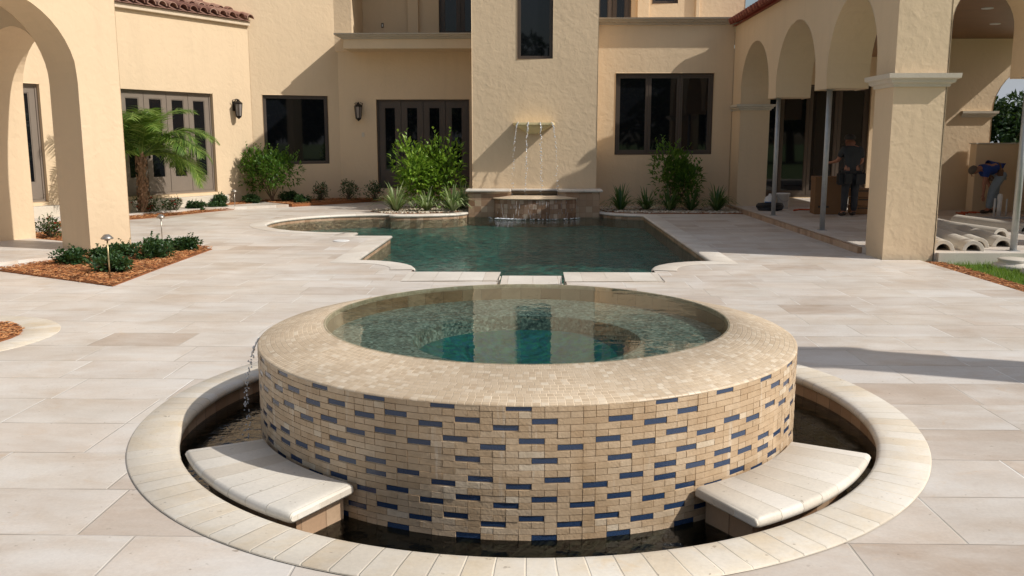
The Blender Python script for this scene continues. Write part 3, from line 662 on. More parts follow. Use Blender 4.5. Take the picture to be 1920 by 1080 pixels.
# thin film of water on the drum: many short runs
mb=MB(); rr=random.Random(2)
for i in range(55):
    t=rr.gauss(0,32)
    if abs(t)>80: continue
    x=cx+hw*1.0*sin(R(t)); y=20.999-dp*1.0*cos(R(t))-.004; z=rr.uniform(-.05,.33); L=rr.uniform(.03,.16)
    mb.tube([(x,y,min(.33,z)),(x+rr.uniform(-.004,.004),y-.004,min(.33,z)-L*.5),(x,y-.006,min(.33,z)-L)],[.002,.0035,.0015],4)
mb.build('water_film',['jet'],F)['kind']='stuff'
mb=MB(); 
for i in range(95):
    t=rr.choice((rr.gauss(-45,16),rr.uniform(-82,82))); x=cx+hw*1.04*sin(R(t))+rr.gauss(0,.03); y=20.97-dp*1.06*cos(R(t))-abs(rr.gauss(0,.06)); r_=rr.uniform(.006,.02)*(1.8 if t<-30 and rr.random()<.4 else 1)
    mb.tube([(x-r_*1.6,y,-.113),(x,y,-.108),(x+r_*1.6,y,-.113)],[.002,r_*.5,.002],5)
mb.build('foam',['jet'],F)['kind']='stuff'
b=MB(); b.box(-.515,.575,21.03,21.44,.418,.424); b.build('basin_water',['moat_water'],F)
# spout shelf: half octagon tray with stepped underside
sh=MB(); cxs=.01
def trap(w0,w1,d,z): return [(cxs-w0/2,21.598,z),(cxs-w1/2,21.598-d,z),(cxs+w1/2,21.598-d,z),(cxs+w0/2,21.598,z)]
lv=[(1.0,.86,.40,2.10),(1.0,.86,.40,2.05),(.92,.80,.36,2.05),(.92,.80,.36,2.025),(.88,.76,.35,2.025),(.62,.46,.24,1.94),(.36,.24,.12,1.87),(.30,.2,.10,1.84)]
V=[];Fc=[]
for l in lv: V+=trap(*l)
for i in range(len(lv)-1):
    for k in range(4): Fc.append((i*4+k,i*4+(k+1)%4,(i+1)*4+(k+1)%4,(i+1)*4+k))
Fc.append((0,1,2,3)); sh.add(V,Fc); Fc.append((24,27,26,25)); sh.f.clear(); sh.m.clear(); sh.u.clear(); sh.v.clear(); sh.add(V,[f for f in Fc if max(f)<len(V)]); sh.build('spout_shelf',['spout'],F)
for k,(x,dx) in enumerate(((-.36,-.14),(-.12,-.06),(.16,.04),(.43,.15))):
    y0=21.19; pts=[(x,y0+.03,2.105),(x,y0-.01,2.10)]
    for i in range(1,9):
        t=i/8; pts.append((x+dx*t**.7,y0-.01-.12*t**.6,2.10-1.67*t**1.6 if t<1 else .43))
    stream('water_jet',pts,  .019 if k in(1,2) else .015,F,20+k,.22)

# ------------------------------------------------------------------ wall lanterns
def lantern(x,y,z,nx,ny,label):
    L=thing('wall_lantern',label,'wall lantern',(x,y,z),'wall lanterns')
    f=lambda a,b,c:(x-ny*a+nx*b,y+nx*a+ny*b,z+c)
    mb=MB(); mb.box(-.05,.05,.001,.03,-.05,.2,fr=f); mb.tube([f(0,.02,.16),f(0,.10,.25),f(0,.17,.24)],.014,6); 
    mb.tube([f(-.06,.03,.12),f(-.11,.08,.22),f(-.05,.15,.24)],.010,5); mb.tube([f(.06,.03,.12),f(.11,.08,.22),f(.05,.15,.24)],.010,5)
    mb.build('bracket',['iron'],L,smooth=True)
    c=f(0,.17,0); cg=MB(); n=6
    cg.lathe(c,[(0,.25),(.03,.235),(.05,.20),(.115,.15),(.12,.135),(.10,.13)],n); cg.lathe(c,[(.06,-.22),(.075,-.20),(.075,-.18)],n); cg.lathe(c,[(0,-.27),(.02,-.25),(.06,-.22)],n)
    for k in range(n):
        w=2*PI*k/n; cg.tube([(c[0]+.105*cos(w),c[1]+.105*sin(w),c[2]+.13),(c[0]+.072*cos(w),c[1]+.072*sin(w),c[2]-.19)],.008,4)
    cg.build('cage',['iron'],L)
    g=MB(); g.lathe(c,[(.097,.125),(.066,-.18)],n); g.build('glass',['lampglass'],L)
    g=MB(); 
    for dx in (-.025,.025): g.tube([(c[0]+dx,c[1],c[2]-.17),(c[0]+dx,c[1],c[2]+.0)],.010,6)
    g.build('candle',['white'],L)
q=lfr(.60,.0,0); lantern(q[0],q[1],2.50,n30[0],n30[1],'black iron wall lantern right of the left wing doors, in sunlight')
lantern(-4.84,24.998,2.48,0,-1,'black iron wall lantern under the balcony, in shade beside the dark doors')

# ------------------------------------------------------------------ posts, pipes, boxes on the porch
def post(x,y,label,h=2.445):
    p=thing('steel_post',label,'post',(x,y,.1),'galvanised props under the arcade')
    b=MB(); b.tube([(x,y,.108),(x,y,.1+h-.01)],.047,12); b.build('tube',['steel'],p,smooth=True)
    b=MB(); b.box(x-.07,x+.07,y-.07,y+.07,.1005,.108); b.build('base_plate',['steel'],p)
    b=MB(); b.box(x-.07,x+.07,y-.07,y+.07,.1+h-.009,.1+h-.002); b.build('top_plate',['steel'],p)
post(5.12,19.02,'grey steel prop farthest back, beside the bucket and black hose')
post(5.14,15.84,'grey steel prop between the other two, left of the cardboard box')
post(6.92,12.85,'grey steel prop nearest the camera at the right edge, beside the half pipes')
def half_pipe(x,y,L,z,label,az=80,r=.15):
    o=thing('half_pipe',label,'half pipe',(x,y,z),'cast stone half columns lying on the porch'); dx,dy=cos(R(az)),sin(R(az)); n=14
    mb=MB(); vs=[]
    for t in (0,L):
        for rad in (r,r-.055):
            for k in range(n+1):
                w=PI*k/n; a=rad*cos(w); vs.append((x+dx*t+dy*a,y+dy*t-dx*a,z+rad*sin(w)))
    m=n+1; F=[]
    for k in range(n):
        F+=[(k,k+1,2*m+k+1,2*m+k),(m+k,3*m+k,3*m+k+1,m+k+1),(k,m+k,m+k+1,k+1),(2*m+k,2*m+k+1,3*m+k+1,3*m+k)]
    F+=[(0,2*m,3*m,m),(n,m+n,3*m+n,2*m+n)]
    mb.add(vs,F); mb.build('shell',['concrete'],o,smooth=False,bevel=.006)
half_pipe(5.93,12.86,2.1,.1005,'hollow half column piece nearest the big arcade pillar')
half_pipe(6.33,12.80,2.2,.1005,'hollow half column piece lying second from the big pillar, its end farthest forward')
half_pipe(6.62,13.25,2.1,.1005,'hollow half column piece lying third from the big pillar, end set back')
half_pipe(7.02,13.32,2.0,.1005,'hollow half column piece lying behind the nearest steel prop')
half_pipe(7.7,14.7,1.9,.1005,'hollow half column piece lying farther back, its top sunlit',az=100)
half_pipe(8.6,15.6,1.9,.1005,'hollow half column piece farthest right at the edge of the view',az=100)
def col_base(x,y,z,label,r=.26):
    o=thing('column_base',label,'column base',(x,y,z),'cast stone column bases on the grass')
    b=MB(); b.lathe((x,y,z),[(0,0),(r,0),(r+.015,.03),(r,.06),(r-.05,.075),(r-.07,.10),(r-.05,.125),(r-.08,.14),(0,.14)],36); b.build('moulding',['concrete'],o,smooth=True)
col_base(6.58,12.16,-.06,'round cast stone column base lying nearest the porch edge')
col_base(6.62,11.55,-.06,'round cast stone column base lying on the grass at the right edge',.24)
def carton(x,y,w,d,h,label,rot=0):
    o=thing('cardboard_box',label,'box',(x,y,.1),'cardboard boxes on the porch')
    f=lambda a,b,c:(x+a*cos(rot)-b*sin(rot),y+a*sin(rot)+b*cos(rot),.1+c)
    b=MB(); b.box(-w/2,w/2,-d/2,d/2,.001,h,fr=f); b.build('body',['cardboard'],o,bevel=.006)
    b=MB(); b.box(-w/2-.006,w/2+.006,-d/2-.006,d/2+.006,h-.09,h+.012,fr=f); b.build('lid',['cardboard'],o,bevel=.006)
    b=MB(); b.box(-w*.38,-w*.02,-d/2-.003,-d/2-.0005,h*.18,h*.235,fr=f)
    b.build('print_mark',['print'],o)
carton(6.42,19.55,.62,.5,.80,'large brown cardboard box with dark print left of the standing worker',R(-6))
for k in range(3):
    z=.1+.185*k; o=thing('cardboard_box',['flat brown carton at the bottom of the stack right of the standing worker','flat brown carton in the middle of the stack right of the standing worker','flat brown carton on top of the stack right of the standing worker'][k],'box',(7.28,19.6,z),'cardboard boxes on the porch')
    b=MB(); b.box(6.98,7.6,19.35,19.85,z+.001,z+.175); b.build('body',['cardboard'],o,bevel=.006)
    b=MB(); b.box(7.02,7.5,19.347,19.3495,z+.12,z+.15); b.build('print_mark',['print'],o)
o=thing('bucket','white plastic bucket standing behind the black hose coil on the porch','bucket',(5.86,21.0,.1))
b=MB(); b.lathe((5.86,21.0,.1),[(0,.005),(.125,.0),(.15,.34),(.158,.34),(.158,.365),(.145,.365),(.12,.03)],24); b.build('pail',['white'],o,smooth=True)
b=MB(); b.tube([(5.86+.158*cos(R(t)),20.93-.1*abs(sin(R(t))),.1+.34+.0*t+.02-.18*sin(R(t))) for t in range(0,181,15)],.004,5); b.build('handle',['steel'],o)
o=thing('water_jug','translucent white jug with a blue label beside the bucket','jug',(5.56,21.0,.1))
b=MB(); b.lathe((5.56,21.0,.1),[(0,.004),(.12,0),(.13,.02),(.13,.2),(.10,.27),(.035,.31),(.03,.35),(0,.35)],20); b.build('bottle',['white'],o,smooth=True)
b=MB(); b.lathe((5.56,21.0,.1),[(.1315,.06),(.1315,.17)],20,a0=R(200),a1=R(320)); b.build('label_band',['bluelabel'],o,smooth=True)
o=thing('hose_coil','coiled black hose lying on the porch in front of the bucket','hose',(5.42,20.45,.1))
b=MB(); pts=[]
for i in range(0,150):
    w=i*.21; r_=.27+.02*sin(i*.37); pts.append((5.42+r_*cos(w),20.45+r_*sin(w)*.8,.13+.028*(i//30)+.004*sin(i)))
b.tube(pts,.026,6); b.build('coil',['rubber'],o,smooth=True)
def cable(pts,label,r=.012,m='cord'):
    o=MB(); P=[]
    for i in range(len(pts)-1):
        for k in range(4):
            t=k/4; P.append(tuple(pts[i][j]*(1-t)+pts[i+1][j]*t for j in range(2))+(.1+r+.002,))
    P.append((*pts[-1],.1+r+.002)); o.tube(P,r,6); tag(o.build('power_cord',[m],None,smooth=True),label,'power cord','orange cords on the porch')
cable([(5.9,20.2),(6.1,20.5),(6.5,20.35),(6.6,20.7),(6.9,20.6),(7.2,20.9)],'orange power cord lying between the bucket and the cardboard box',.02)
cable([(9.25,19.2),(9.3,19.7),(9.45,19.5),(9.5,19.9),(9.68,19.6),(9.72,20.0),(9.85,19.75)],'orange power cord tangled on the floor left of the bending worker',.014)
o=thing('pvc_pipes','upright white plumbing pipes sticking up in front of the bending worker','pipes',(9.86,19.0,.1))
for dx,r_,h,dy in ((0,.045,.44,0),(-.085,.022,.37,.03),(.16,.016,.36,.02)):
    b=MB(); b.tube([(9.86+dx,19.0+dy,.101),(9.86+dx,19.0+dy,.1+h)],r_,12); b.build('pipe',['white'],o,smooth=True)
    if r_>.04:
        b=MB(); b.lathe((9.86,19.0,.1+h-.03),[(.05,-.06),(.052,.0),(.045,.045),(.02,.06),(0,.06)],16); b.build('cap',['white'],o,smooth=True)
b=MB(); b.box(8.9,13,18.35,18.45,.101,.135); tag(b.build('steel_track',['steel'],None),'long grey metal track lying on the porch before the bending worker','metal track')

# ------------------------------------------------------------------ people
def skinned(name,J,E,mat,parent,lv=1):
    """J: name -> (x,y,z,r[,r2]); E: edges; first joint is the root"""
    off=world_off(parent); ks=list(J); me=bpy.data.meshes.new(name)
    me.from_pydata([tuple(Vector(J[k][:3])-off) for k in ks],[(ks.index(a),ks.index(b)) for a,b in E],[])
    o=bpy.data.objects.new(name,me); C.objects.link(o); o.parent=parent
    s=o.modifiers.new('skin','SKIN'); s.use_smooth_shade=True
    if not me.skin_vertices: 
        bm=bmesh.new(); bm.from_mesh(me); bm.verts.layers.skin.verify(); bm.to_mesh(me); bm.free()
    sv=me.skin_vertices[0].data
    for i,k in enumerate(ks):
        r=J[k][3]; r2=J[k][4] if len(J[k])>4 else r; sv[i].radius=(r,r2); sv[i].use_root=(i==0)
    ss=o.modifiers.new('sub','SUBSURF'); ss.levels=lv; ss.render_levels=lv+1
    dg=bpy.context.evaluated_depsgraph_get(); nm=bpy.data.meshes.new_from_object(o.evaluated_get(dg)); o.modifiers.clear(); o.data=nm
    nm.materials.clear(); nm.materials.append(M[mat])
    for p in nm.polygons: p.use_smooth=True; p.material_index=0
    return o
def hand(J,E,wrist,tag_,d,side,curl=.4):
    """palm with four fingers and a thumb growing from the wrist joint; d = pointing direction"""
    w=Vector(J[wrist][:3]); d=Vector(d).normalized(); s=Vector(side).normalized(); n=d.cross(s).normalized()
    p=w+d*.05; J[tag_+'p']=(*p,.022,.034); E.append((wrist,tag_+'p'))
    k=w+d*.085; J[tag_+'k']=(*k,.018,.036); E.append((tag_+'p',tag_+'k'))
    for i,(o,l) in enumerate(((-.030,.068),(-.010,.078),(.010,.073),(.030,.058))):
        a=k+s*o+d*.018; b=a+(d+n*curl*.6).normalized()*l*.5; c=b+(d+n*curl*1.8).normalized()*l*.5
        for nm,q,r in (('a',a,.0095),('b',b,.009),('c',c,.0075)): J[f'{tag_}{i}{nm}']=(*q,r)
        E+= [(tag_+'k',f'{tag_}{i}a'),(f'{tag_}{i}a',f'{tag_}{i}b'),(f'{tag_}{i}b',f'{tag_}{i}c')]
    a=p-s*.036+d*.01; b=a-s*.018+d*.035; J[tag_+'ta']=(*a,.011); J[tag_+'tb']=(*b,.009); E+=[(tag_+'p',tag_+'ta'),(tag_+'ta',tag_+'tb')]
def face_bits(body,c,f,s,up,r):
    """nose, ears and lips joined to the head"""
    c=Vector(c);f=Vector(f).normalized();s=Vector(s).normalized();up=Vector(up).normalized()
    def part(nm,p,rs): mb=MB(); mb.tube(p,rs,6); mb.build(nm,['skin'],body,smooth=True)
    part('nose',[c+f*(r*.92)+up*.02,c+f*(r*1.18)-up*.018,c+f*(r*.95)-up*.026],[.008,.013,.010])
    for k in (-1,1): part('ear',[c+s*k*r*.80+up*.03,c+s*k*r*.93-f*.01,c+s*k*r*.80-up*.035],[.008,.018,.008])
    part('mouth',[c+f*r*.9-up*.05-s*.022,c+f*r*.98-up*.052,c+f*r*.9-up*.05+s*.022],[.004,.007,.004])
# standing worker: back to the camera, head bowed to the left
W=thing('person','worker standing with back turned, grey shirt and dark trousers, beside cardboard boxes','person',(6.66,18.85,.1))
ox,oy,oz=6.66,18.85,.1
def j(x,y,z,*r): return (ox+x,oy+y,oz+z,*r)
J={'pel':j(0,0,.93,.15,.11),'sp':j(0,0,1.12,.14,.10),'ch':j(-.01,.02,1.32,.17,.11),'nk':j(-.02,.05,1.475,.06),'hd':j(-.04,.10,1.57,.075,.085),'tp':j(-.04,.12,1.67,.072,.08),
 'sL':j(-.17,.03,1.40,.062),'eL':j(-.25,.12,1.16,.045),'wL':j(-.30,.36,1.12,.028),'sR':j(.16,.03,1.40,.062),'eR':j(.24,.08,1.14,.045),'wR':j(.14,.30,1.02,.028),
 'hL':j(-.09,0,.88,.10),'kL':j(-.10,.01,.48,.065),'aL':j(-.11,-.02,.09,.042),'tL':j(-.14,.13,.04,.042),'hR':j(.09,0,.88,.10),'kR':j(.10,.03,.48,.065),'aR':j(.11,.04,.09,.042),'tR':j(.12,.20,.04,.042)}
E=[('pel','sp'),('sp','ch'),('ch','nk'),('nk','hd'),('hd','tp'),('ch','sL'),('sL','eL'),('eL','wL'),('ch','sR'),('sR','eR'),('eR','wR'),('pel','hL'),('hL','kL'),('kL','aL'),('aL','tL'),('pel','hR'),('hR','kR'),('kR','aR'),('aR','tR')]
hand(J,E,'wL','L',(-.2,1,-.1),(1,0,0)); hand(J,E,'wR','R',(-.3,1,-.2),(-1,0,0))
body=skinned('body',J,E,'skin',W)
face_bits(body,(ox-.04,oy+.11,oz+1.60),(-.3,1,-.4),(1,.3,0),(0,.3,1),.09)
T={k:v for k,v in J.items() if k in('pel','sp','ch','sL','sR')}
T={'sp':j(0,0,1.12,.165,.125),'pel':j(0,0,.90,.17,.13),'ch':j(-.01,.02,1.33,.19,.13),'nb':j(-.02,.04,1.44,.08),'sL':j(-.18,.03,1.40,.082),'uL':j(-.235,.09,1.22,.07),'sR':j(.17,.03,1.40,.082),'uR':j(.23,.07,1.20,.07)}
skinned('shirt',T,[('sp','pel'),('sp','ch'),('ch','nb'),('ch','sL'),('sL','uL'),('ch','sR'),('sR','uR')],'grey_shirt',W)
T={'pel':j(0,0,.93,.165,.125),'hL':j(-.095,0,.84,.112),'kL':j(-.105,.01,.48,.085),'aL':j(-.115,-.01,.09,.072),'hR':j(.095,0,.84,.112),'kR':j(.105,.03,.48,.085),'aR':j(.115,.04,.09,.072)}
skinned('trousers',T,[('pel','hL'),('hL','kL'),('kL','aL'),('pel','hR'),('hR','kR'),('kR','aR')],'dark_cloth',W)
for s_ in (('aL','tL'),('aR','tR')):
    a=J[s_[0]];b_=J[s_[1]]; skinned('boot',{'a':(a[0],a[1],a[2]+.02,.058),'h':(a[0],a[1]-.02,oz+.05,.05),'b':(b_[0],b_[1],oz+.045,.045),'c':(b_[0],b_[1]+.05,oz+.038,.036)},[('a','h'),('h','b'),('b','c')],'boot',W)
mb=MB(); mb.lathe((0,0,0),[(.105,0),(.112,.03),(.105,.065),(.085,.10),(.04,.118),(0,.12)],18); mb.v=[(ox-.04+x,oy+.10+y*1.1,oz+1.595+z) for x,y,z in mb.v]; mb.build('hair',['hair'],W,smooth=True)
bt=MB(); sweep(bt,[(ox+.20*cos(R(t)),oy+.155*sin(R(t))) for t in range(0,360,20)],[(0,oz+.90),(.012,oz+.90),(.012,oz+.96),(0,oz+.96)])
for t,dz in ((200,.0),(240,.03),(300,0),(330,.02),(180,.02)):
    x,y=ox+.22*cos(R(t)),oy+.18*sin(R(t)); bt.box(x-.07,x+.07,y-.04,y+.04,oz+.66+dz,oz+.90)
    bt.tube([(x+.03,y,oz+.88),(x+.05,y-.02,oz+.98)],.012,6)
bt.build('tool_belt',['rubber'],W,bevel=.015)
# bending worker: stooped to the left
ox,oy,oz=10.02,19.75,.1
W2=thing('person','worker bending forward in a blue shirt, tool belt and light jeans before the low wall','person',(ox,oy,oz))
J={'pel':j(.19,.02,.93,.14,.12),'sp':j(.05,0,1.02,.12,.13),'ch':j(-.14,-.01,1.02,.14,.15),'nk':j(-.29,-.02,.98,.06),'hd':j(-.37,-.03,.93,.08),'tp':j(-.44,-.03,.88,.07),
 'sL':j(-.19,-.17,.96,.06),'eL':j(-.24,-.20,.68,.045),'wL':j(-.22,-.16,.44,.028),'sR':j(-.18,.15,.97,.06),'eR':j(.02,.20,.70,.045),'wR':j(.10,.10,.47,.028),
 'hL':j(.17,-.10,.86,.10),'kL':j(-.03,-.14,.50,.068),'aL':j(-.06,-.12,.09,.045),'tL':j(-.20,-.14,.04,.042),'hR':j(.20,.11,.86,.10),'kR':j(.17,.13,.48,.068),'aR':j(.22,.12,.09,.045),'tR':j(.09,.13,.04,.042)}
E=[('pel','sp'),('sp','ch'),('ch','nk'),('nk','hd'),('hd','tp'),('ch','sL'),('sL','eL'),('eL','wL'),('ch','sR'),('sR','eR'),('eR','wR'),('pel','hL'),('hL','kL'),('kL','aL'),('aL','tL'),('pel','hR'),('hR','kR'),('kR','aR'),('aR','tR')]
hand(J,E,'wL','L',(.1,.1,-1),(1,0,0)); hand(J,E,'wR','R',(-.1,-.2,-1),(-1,0,0))
body=skinned('body',J,E,'skin',W2)
face_bits(body,(ox-.40,oy-.03,oz+.905),(-.5,0,-.85),(0,1,0),(-.85,0,.5),.085)
T={'sp':j(.04,0,1.03,.135,.15),'pel':j(.15,.01,.97,.14,.14),'ch':j(-.14,-.01,1.02,.16,.17),'nb':j(-.25,-.02,.99,.09),'sL':j(-.19,-.18,.95,.082),'uL':j(-.225,-.20,.78,.072),'sR':j(-.17,.16,.96,.082),'uR':j(-.06,.19,.80,.07)}
skinned('shirt',T,[('sp','pel'),('sp','ch'),('ch','nb'),('ch','sL'),('sL','uL'),('ch','sR'),('sR','uR')],'blue_shirt',W2)
T={'pel':j(.19,.02,.92,.15,.13),'hL':j(.16,-.10,.83,.115),'kL':j(-.03,-.14,.50,.092),'aL':j(-.06,-.12,.09,.078),'hR':j(.20,.11,.83,.115),'kR':j(.17,.13,.48,.09),'aR':j(.22,.12,.09,.076)}
skinned('trousers',T,[('pel','hL'),('hL','kL'),('kL','aL'),('pel','hR'),('hR','kR'),('kR','aR')],'denim',W2)
for s_ in (('aL','tL'),('aR','tR')):
    a=J[s_[0]];b_=J[s_[1]]; skinned('boot',{'a':(a[0],a[1],a[2]+.02,.058),'h':(a[0]+.02,a[1],oz+.05,.05),'b':(b_[0],b_[1],oz+.045,.045),'c':(b_[0]-.05,b_[1],oz+.038,.036)},[('a','h'),('h','b'),('b','c')],'boot',W2)
mb=MB(); mb.lathe((0,0,0),[(.10,0),(.105,.03),(.095,.07),(.06,.10),(0,.115)],18); rm=Matrix.Rotation(R(-62),4,'Y'); mb.v=[tuple(rm@Vector(p)+Vector((ox-.40,oy-.03,oz+.93))) for p in mb.v]; mb.build('cap',['cap'],W2,smooth=True)
bt=MB()
for t in range(0,360,60):
    a=R(t); x=ox+.10+.0*cos(a); bt.box(x-.05,x+.05,oy+.16*cos(a)-.05,oy+.16*cos(a)+.05,oz+.70+.12*(sin(a)>0),oz+.90+.06*(sin(a)>0))
bt.tube([(ox+.10+.02*sin(R(t)),oy+.155*cos(R(t)),oz+.955+.14*sin(R(t))) for t in range(0,361,20)],.022,6)
bt.build('tool_belt',['leather'],W2,bevel=.012)

# ------------------------------------------------------------------ vegetation
def leafq(mb,p,d,up,L,w,mat=0,fold=.25):
    d=d.normalized(); s=d.cross(up); 
    if s.length<1e-3: s=Vector((1,0,0))
    s.normalize(); n=s.cross(d).normalized()
    a=p; m=p+d*L*.45+n*L*.06; e=p+d*L-n*L*.10
    mb.add([a,m+s*w*.5+n*w*fold,e,m-s*w*.5+n*w*fold,m],[(0,1,4),(1,2,4),(2,3,4),(3,0,4)],mat)
def rv(rr): 
    while True:
        v=Vector((rr.uniform(-1,1),rr.uniform(-1,1),rr.uniform(-1,1)))
        if .05<v.length<1: return v
def shrub_mesh(x,y,z,rx,h,n,L,seed,m,parent,name='foliage',clumps=9,flowers=0,low=.1,wf=.42,shoots=2):
    rr=random.Random(seed); cs=[]
    for i in range(clumps):
        a=rr.uniform(0,2*PI); q=rr.uniform(.15,.72); cs.append((Vector((x+rx*q*cos(a),y+rx*q*sin(a)*.8,z+h*rr.uniform(low+.22,.82))),rr.uniform(.22,.42)))
    mb=MB(); st=MB()
    for c,s in cs: 
        st.tube([(x+rr.uniform(-.04,.04),y,z),(x*.6+c.x*.4,y*.6+c.y*.4,z+(c.z-z)*.5),tuple(c)],[.012,.009,.004],5)
    for i in range(n):
        c,s=cs[rr.randrange(clumps)]; o=rv(rr); r_=o.length; o=o.normalized()*(r_**.5)
        p=c+Vector((o.x*rx*s*1.15,o.y*rx*s,o.z*h*s*.85)); 
        if p.z<z+.01: p.z=z+.02
        d=(o*.8+Vector((rr.uniform(-.5,.5),rr.uniform(-.5,.5),rr.uniform(-.1,.9))))
        leafq(mb,p,d,Vector((rr.uniform(-.4,.4),rr.uniform(-.4,.4),1)),L*rr.uniform(.65,1.25),L*wf*rr.uniform(.8,1.2))
    # new shoots poking out
    for i in range(int(clumps*shoots)):
        c,s=cs[rr.randrange(clumps)]; d=Vector((rr.uniform(-.7,.7),rr.uniform(-.6,.6),1)).normalized(); p=c+d*h*s*.6
        for k in range(5):
            pp=p+d*L*.6*k; dd=(Vector((rr.uniform(-1,1),rr.uniform(-1,1),.5)).normalized()*.8+d*.5); leafq(mb,pp,dd,Vector((0,0,1)),L*(1.1-.12*k),L*wf)
    o=mb.build(name,[m],parent); st.build('stem',['bark'],parent)
    if flowers:
        fb=MB()
        for i in range(flowers):
            c,s=cs[rr.randrange(clumps)]; o_=rv(rr).normalized(); p=c+Vector((o_.x*rx*s,o_.y*rx*s,abs(o_.z)*h*s))
            for k in range(9): leafq(fb,p,Vector((rr.uniform(-1,1),rr.uniform(-1,1),rr.uniform(.1,1))),Vector((0,0,1)),.035,.035)
        fb.build('flowers',['petal'],parent)
def shrub(x,y,z,rx,h,n,L,seed,m,label,cat='shrub',group=None,**k):
    t=thing(k.pop('nm','shrub'),label,cat,(x,y,z),group); shrub_mesh(x,y,z,rx,h,n,L,seed,m,t,**k); return t
g1='low dark shrubs in the mulch beds'
def low(x,y,rx,h,seed,label,z=.0,m='shrub',fl=0,n=900,L=.055): shrub(x,y,z,rx*1.1,h*(.78 if not fl else 1),n,L,seed,m,label,'shrub',g1,clumps=15,flowers=fl,low=-.12 if not fl else 0,wf=.75 if not fl else .6,nm='low_shrub' if not fl else 'rose_bush',shoots=1 if fl else .3)
# bed beside the loggia pillar
low(-6.28,11.75,.27,.26,1,'low dark shrub at the left end of the bed by the loggia pillar')
low(-5.95,12.12,.20,.24,2,'small dark shrub touching the left shrub by the loggia pillar')
low(-5.32,11.05,.30,.27,3,'low dark shrub beside the nearest path light')
low(-5.95,12.55,.25,.22,4,'low dark shrub against the foot of the loggia pillar')
low(-5.38,12.35,.32,.28,5,'widest low dark shrub in the middle of the bed by the pillar')
low(-5.65,13.05,.26,.25,6,'low dark shrub behind the middle one, right of the pillar foot')
low(-5.28,13.25,.24,.26,7,'low dark shrub at the far tip of the bed, below the second path light')
# bed of roses and palm
low(-8.83,20.05,.34,.36,8,'rose bush with red blooms right of the palm trunk',.0,'rose',16,520,.05)
low(-8.45,20.6,.30,.34,9,'rose bush with red blooms left of the pale rounded shrub',.0,'rose',14,480,.05)
low(-9.35,19.6,.28,.30,10,'rose bush with red blooms at the foot of the palm',.0,'rose',10,420,.05)
low(-8.15,21.2,.22,.27,11,'rounded low shrub in the middle of the palm bed')
low(-7.85,21.75,.26,.22,12,'spreading low shrub near the right tip of the palm bed')
low(-8.35,15.05,.30,.34,13,'rose bush seen through the loggia arch beyond the pillars',.0,'rose',8,520,.05)
low(-9.2,18.8,.2,.25,14,'small shrub seen through the loggia arch near the far doors')
# bed under the tower window
sb='shrubs in the bed against the house'
low(-7.35,23.1,.24,.26,15,'dark low shrub against the wing wall near its right corner',.07)
low(-7.95,22.35,.26,.30,16,'dark shrub below the lit wall lantern by the wing doors',.07)
shrub(-6.93,23.45,.1,.82,1.25,1900,.13,17,'green','tall loose green shrub in front of the dark tower window','shrub',None,clumps=12,low=.30,nm='tall_shrub')
low(-6.55,23.7,.28,.30,18,'dark shrub low under the right half of the tower window',.08)
low(-6.05,23.15,.24,.24,19,'small round shrub at the front corner of the raised walk',.06)
low(-5.75,23.9,.28,.42,20,'thin rose bush under the tower window\'s right corner',.08,'rose',5,420,.055)
low(-5.05,24.25,.34,.44,21,'wide rose bush below the wall lantern in the shade',.08,'rose',5,520,.055)
low(-4.35,24.3,.30,.42,22,'dark bush left of the shaded doors behind the lime shrub',.08,'shrub',3,480,.055)
# planters beside the fountain
shrub(-2.55,22.0,.02,.98,1.50,2300,.165,30,'lime','big bright lime green shrub in the pebble bed left of the fountain','shrub',None,clumps=16,low=.12,nm='lime_shrub')
shrub(3.45,21.9,.02,.74,1.36,1700,.14,31,'green','upright dark green shrub in the pebble bed right of the fountain','shrub',None,clumps=13,low=.15,nm='upright_shrub')
def flax(x,y,z,r,h,n,seed,m,label,grp,w=.035):
    t=thing('strap_leaf_plant',label,'plant',(x,y,z),grp); mb=MB(); rr=random.Random(seed)
    for i in range(n):
        a=rr.uniform(0,2*PI); e=rr.uniform(.3,1.1); L=h*rr.uniform(.75,1.15)*(1.15 if e<.5 else 1); d=Vector((cos(a),sin(a),0)); s=Vector((-sin(a),cos(a),0)); ww=w*rr.uniform(.7,1.1)
        P=[]; 
        for k in range(5):
            q=k/4; P.append(Vector((x,y,z))+d*(.03+r*1.35*e*q**1.15)+Vector((0,0,L*(q*1.25-.95*e*q*q*q)*(1.12-.35*e))))
        V=[];
        for k,p in enumerate(P): 
            wk=1.3*ww*(.6,1,.95,.6,.05)[k]*.5; V+=[p-s*wk,p+s*wk]
        mb.add(V,[(2*k,2*k+1,2*k+3,2*k+2) for k in range(4)])
    mb.build('leaves',[m],t)
g2='striped strap leaved plants beside the fountain'
flax(-3.25,20.95,.02,.50,.62,85,40,'flax','striped strap leaved plant at the left tip of the pebble bed',g2)
flax(-2.52,20.98,.02,.40,.56,60,41,'flax','striped yellowish plant in the middle of the left pebble bed',g2)
flax(-1.90,20.98,.02,.48,.60,85,42,'flax','striped strap leaved plant next to the left end of the fountain basin',g2)
flax(-1.72,21.55,.02,.36,.62,50,43,'flax','striped plant tucked behind, against the fountain basin',g2)
flax(2.10,21.35,.02,.42,.58,80,44,'liriope','dark strap leaved plant right of the fountain basin',g2,.03)
flax(2.72,21.45,.02,.38,.52,70,45,'liriope','dark strap leaved plant left of the upright shrub',g2,.03)
flax(3.25,21.25,.02,.36,.50,70,46,'liriope','dark strap leaved plant in front of the upright shrub',g2,.03)
flax(3.78,21.35,.02,.36,.50,70,47,'liriope','dark strap leaved plant right of the upright shrub',g2,.03)
flax(4.38,21.25,.02,.44,.58,90,48,'liriope','dark strap leaved plant nearest the arcade',g2,.03)
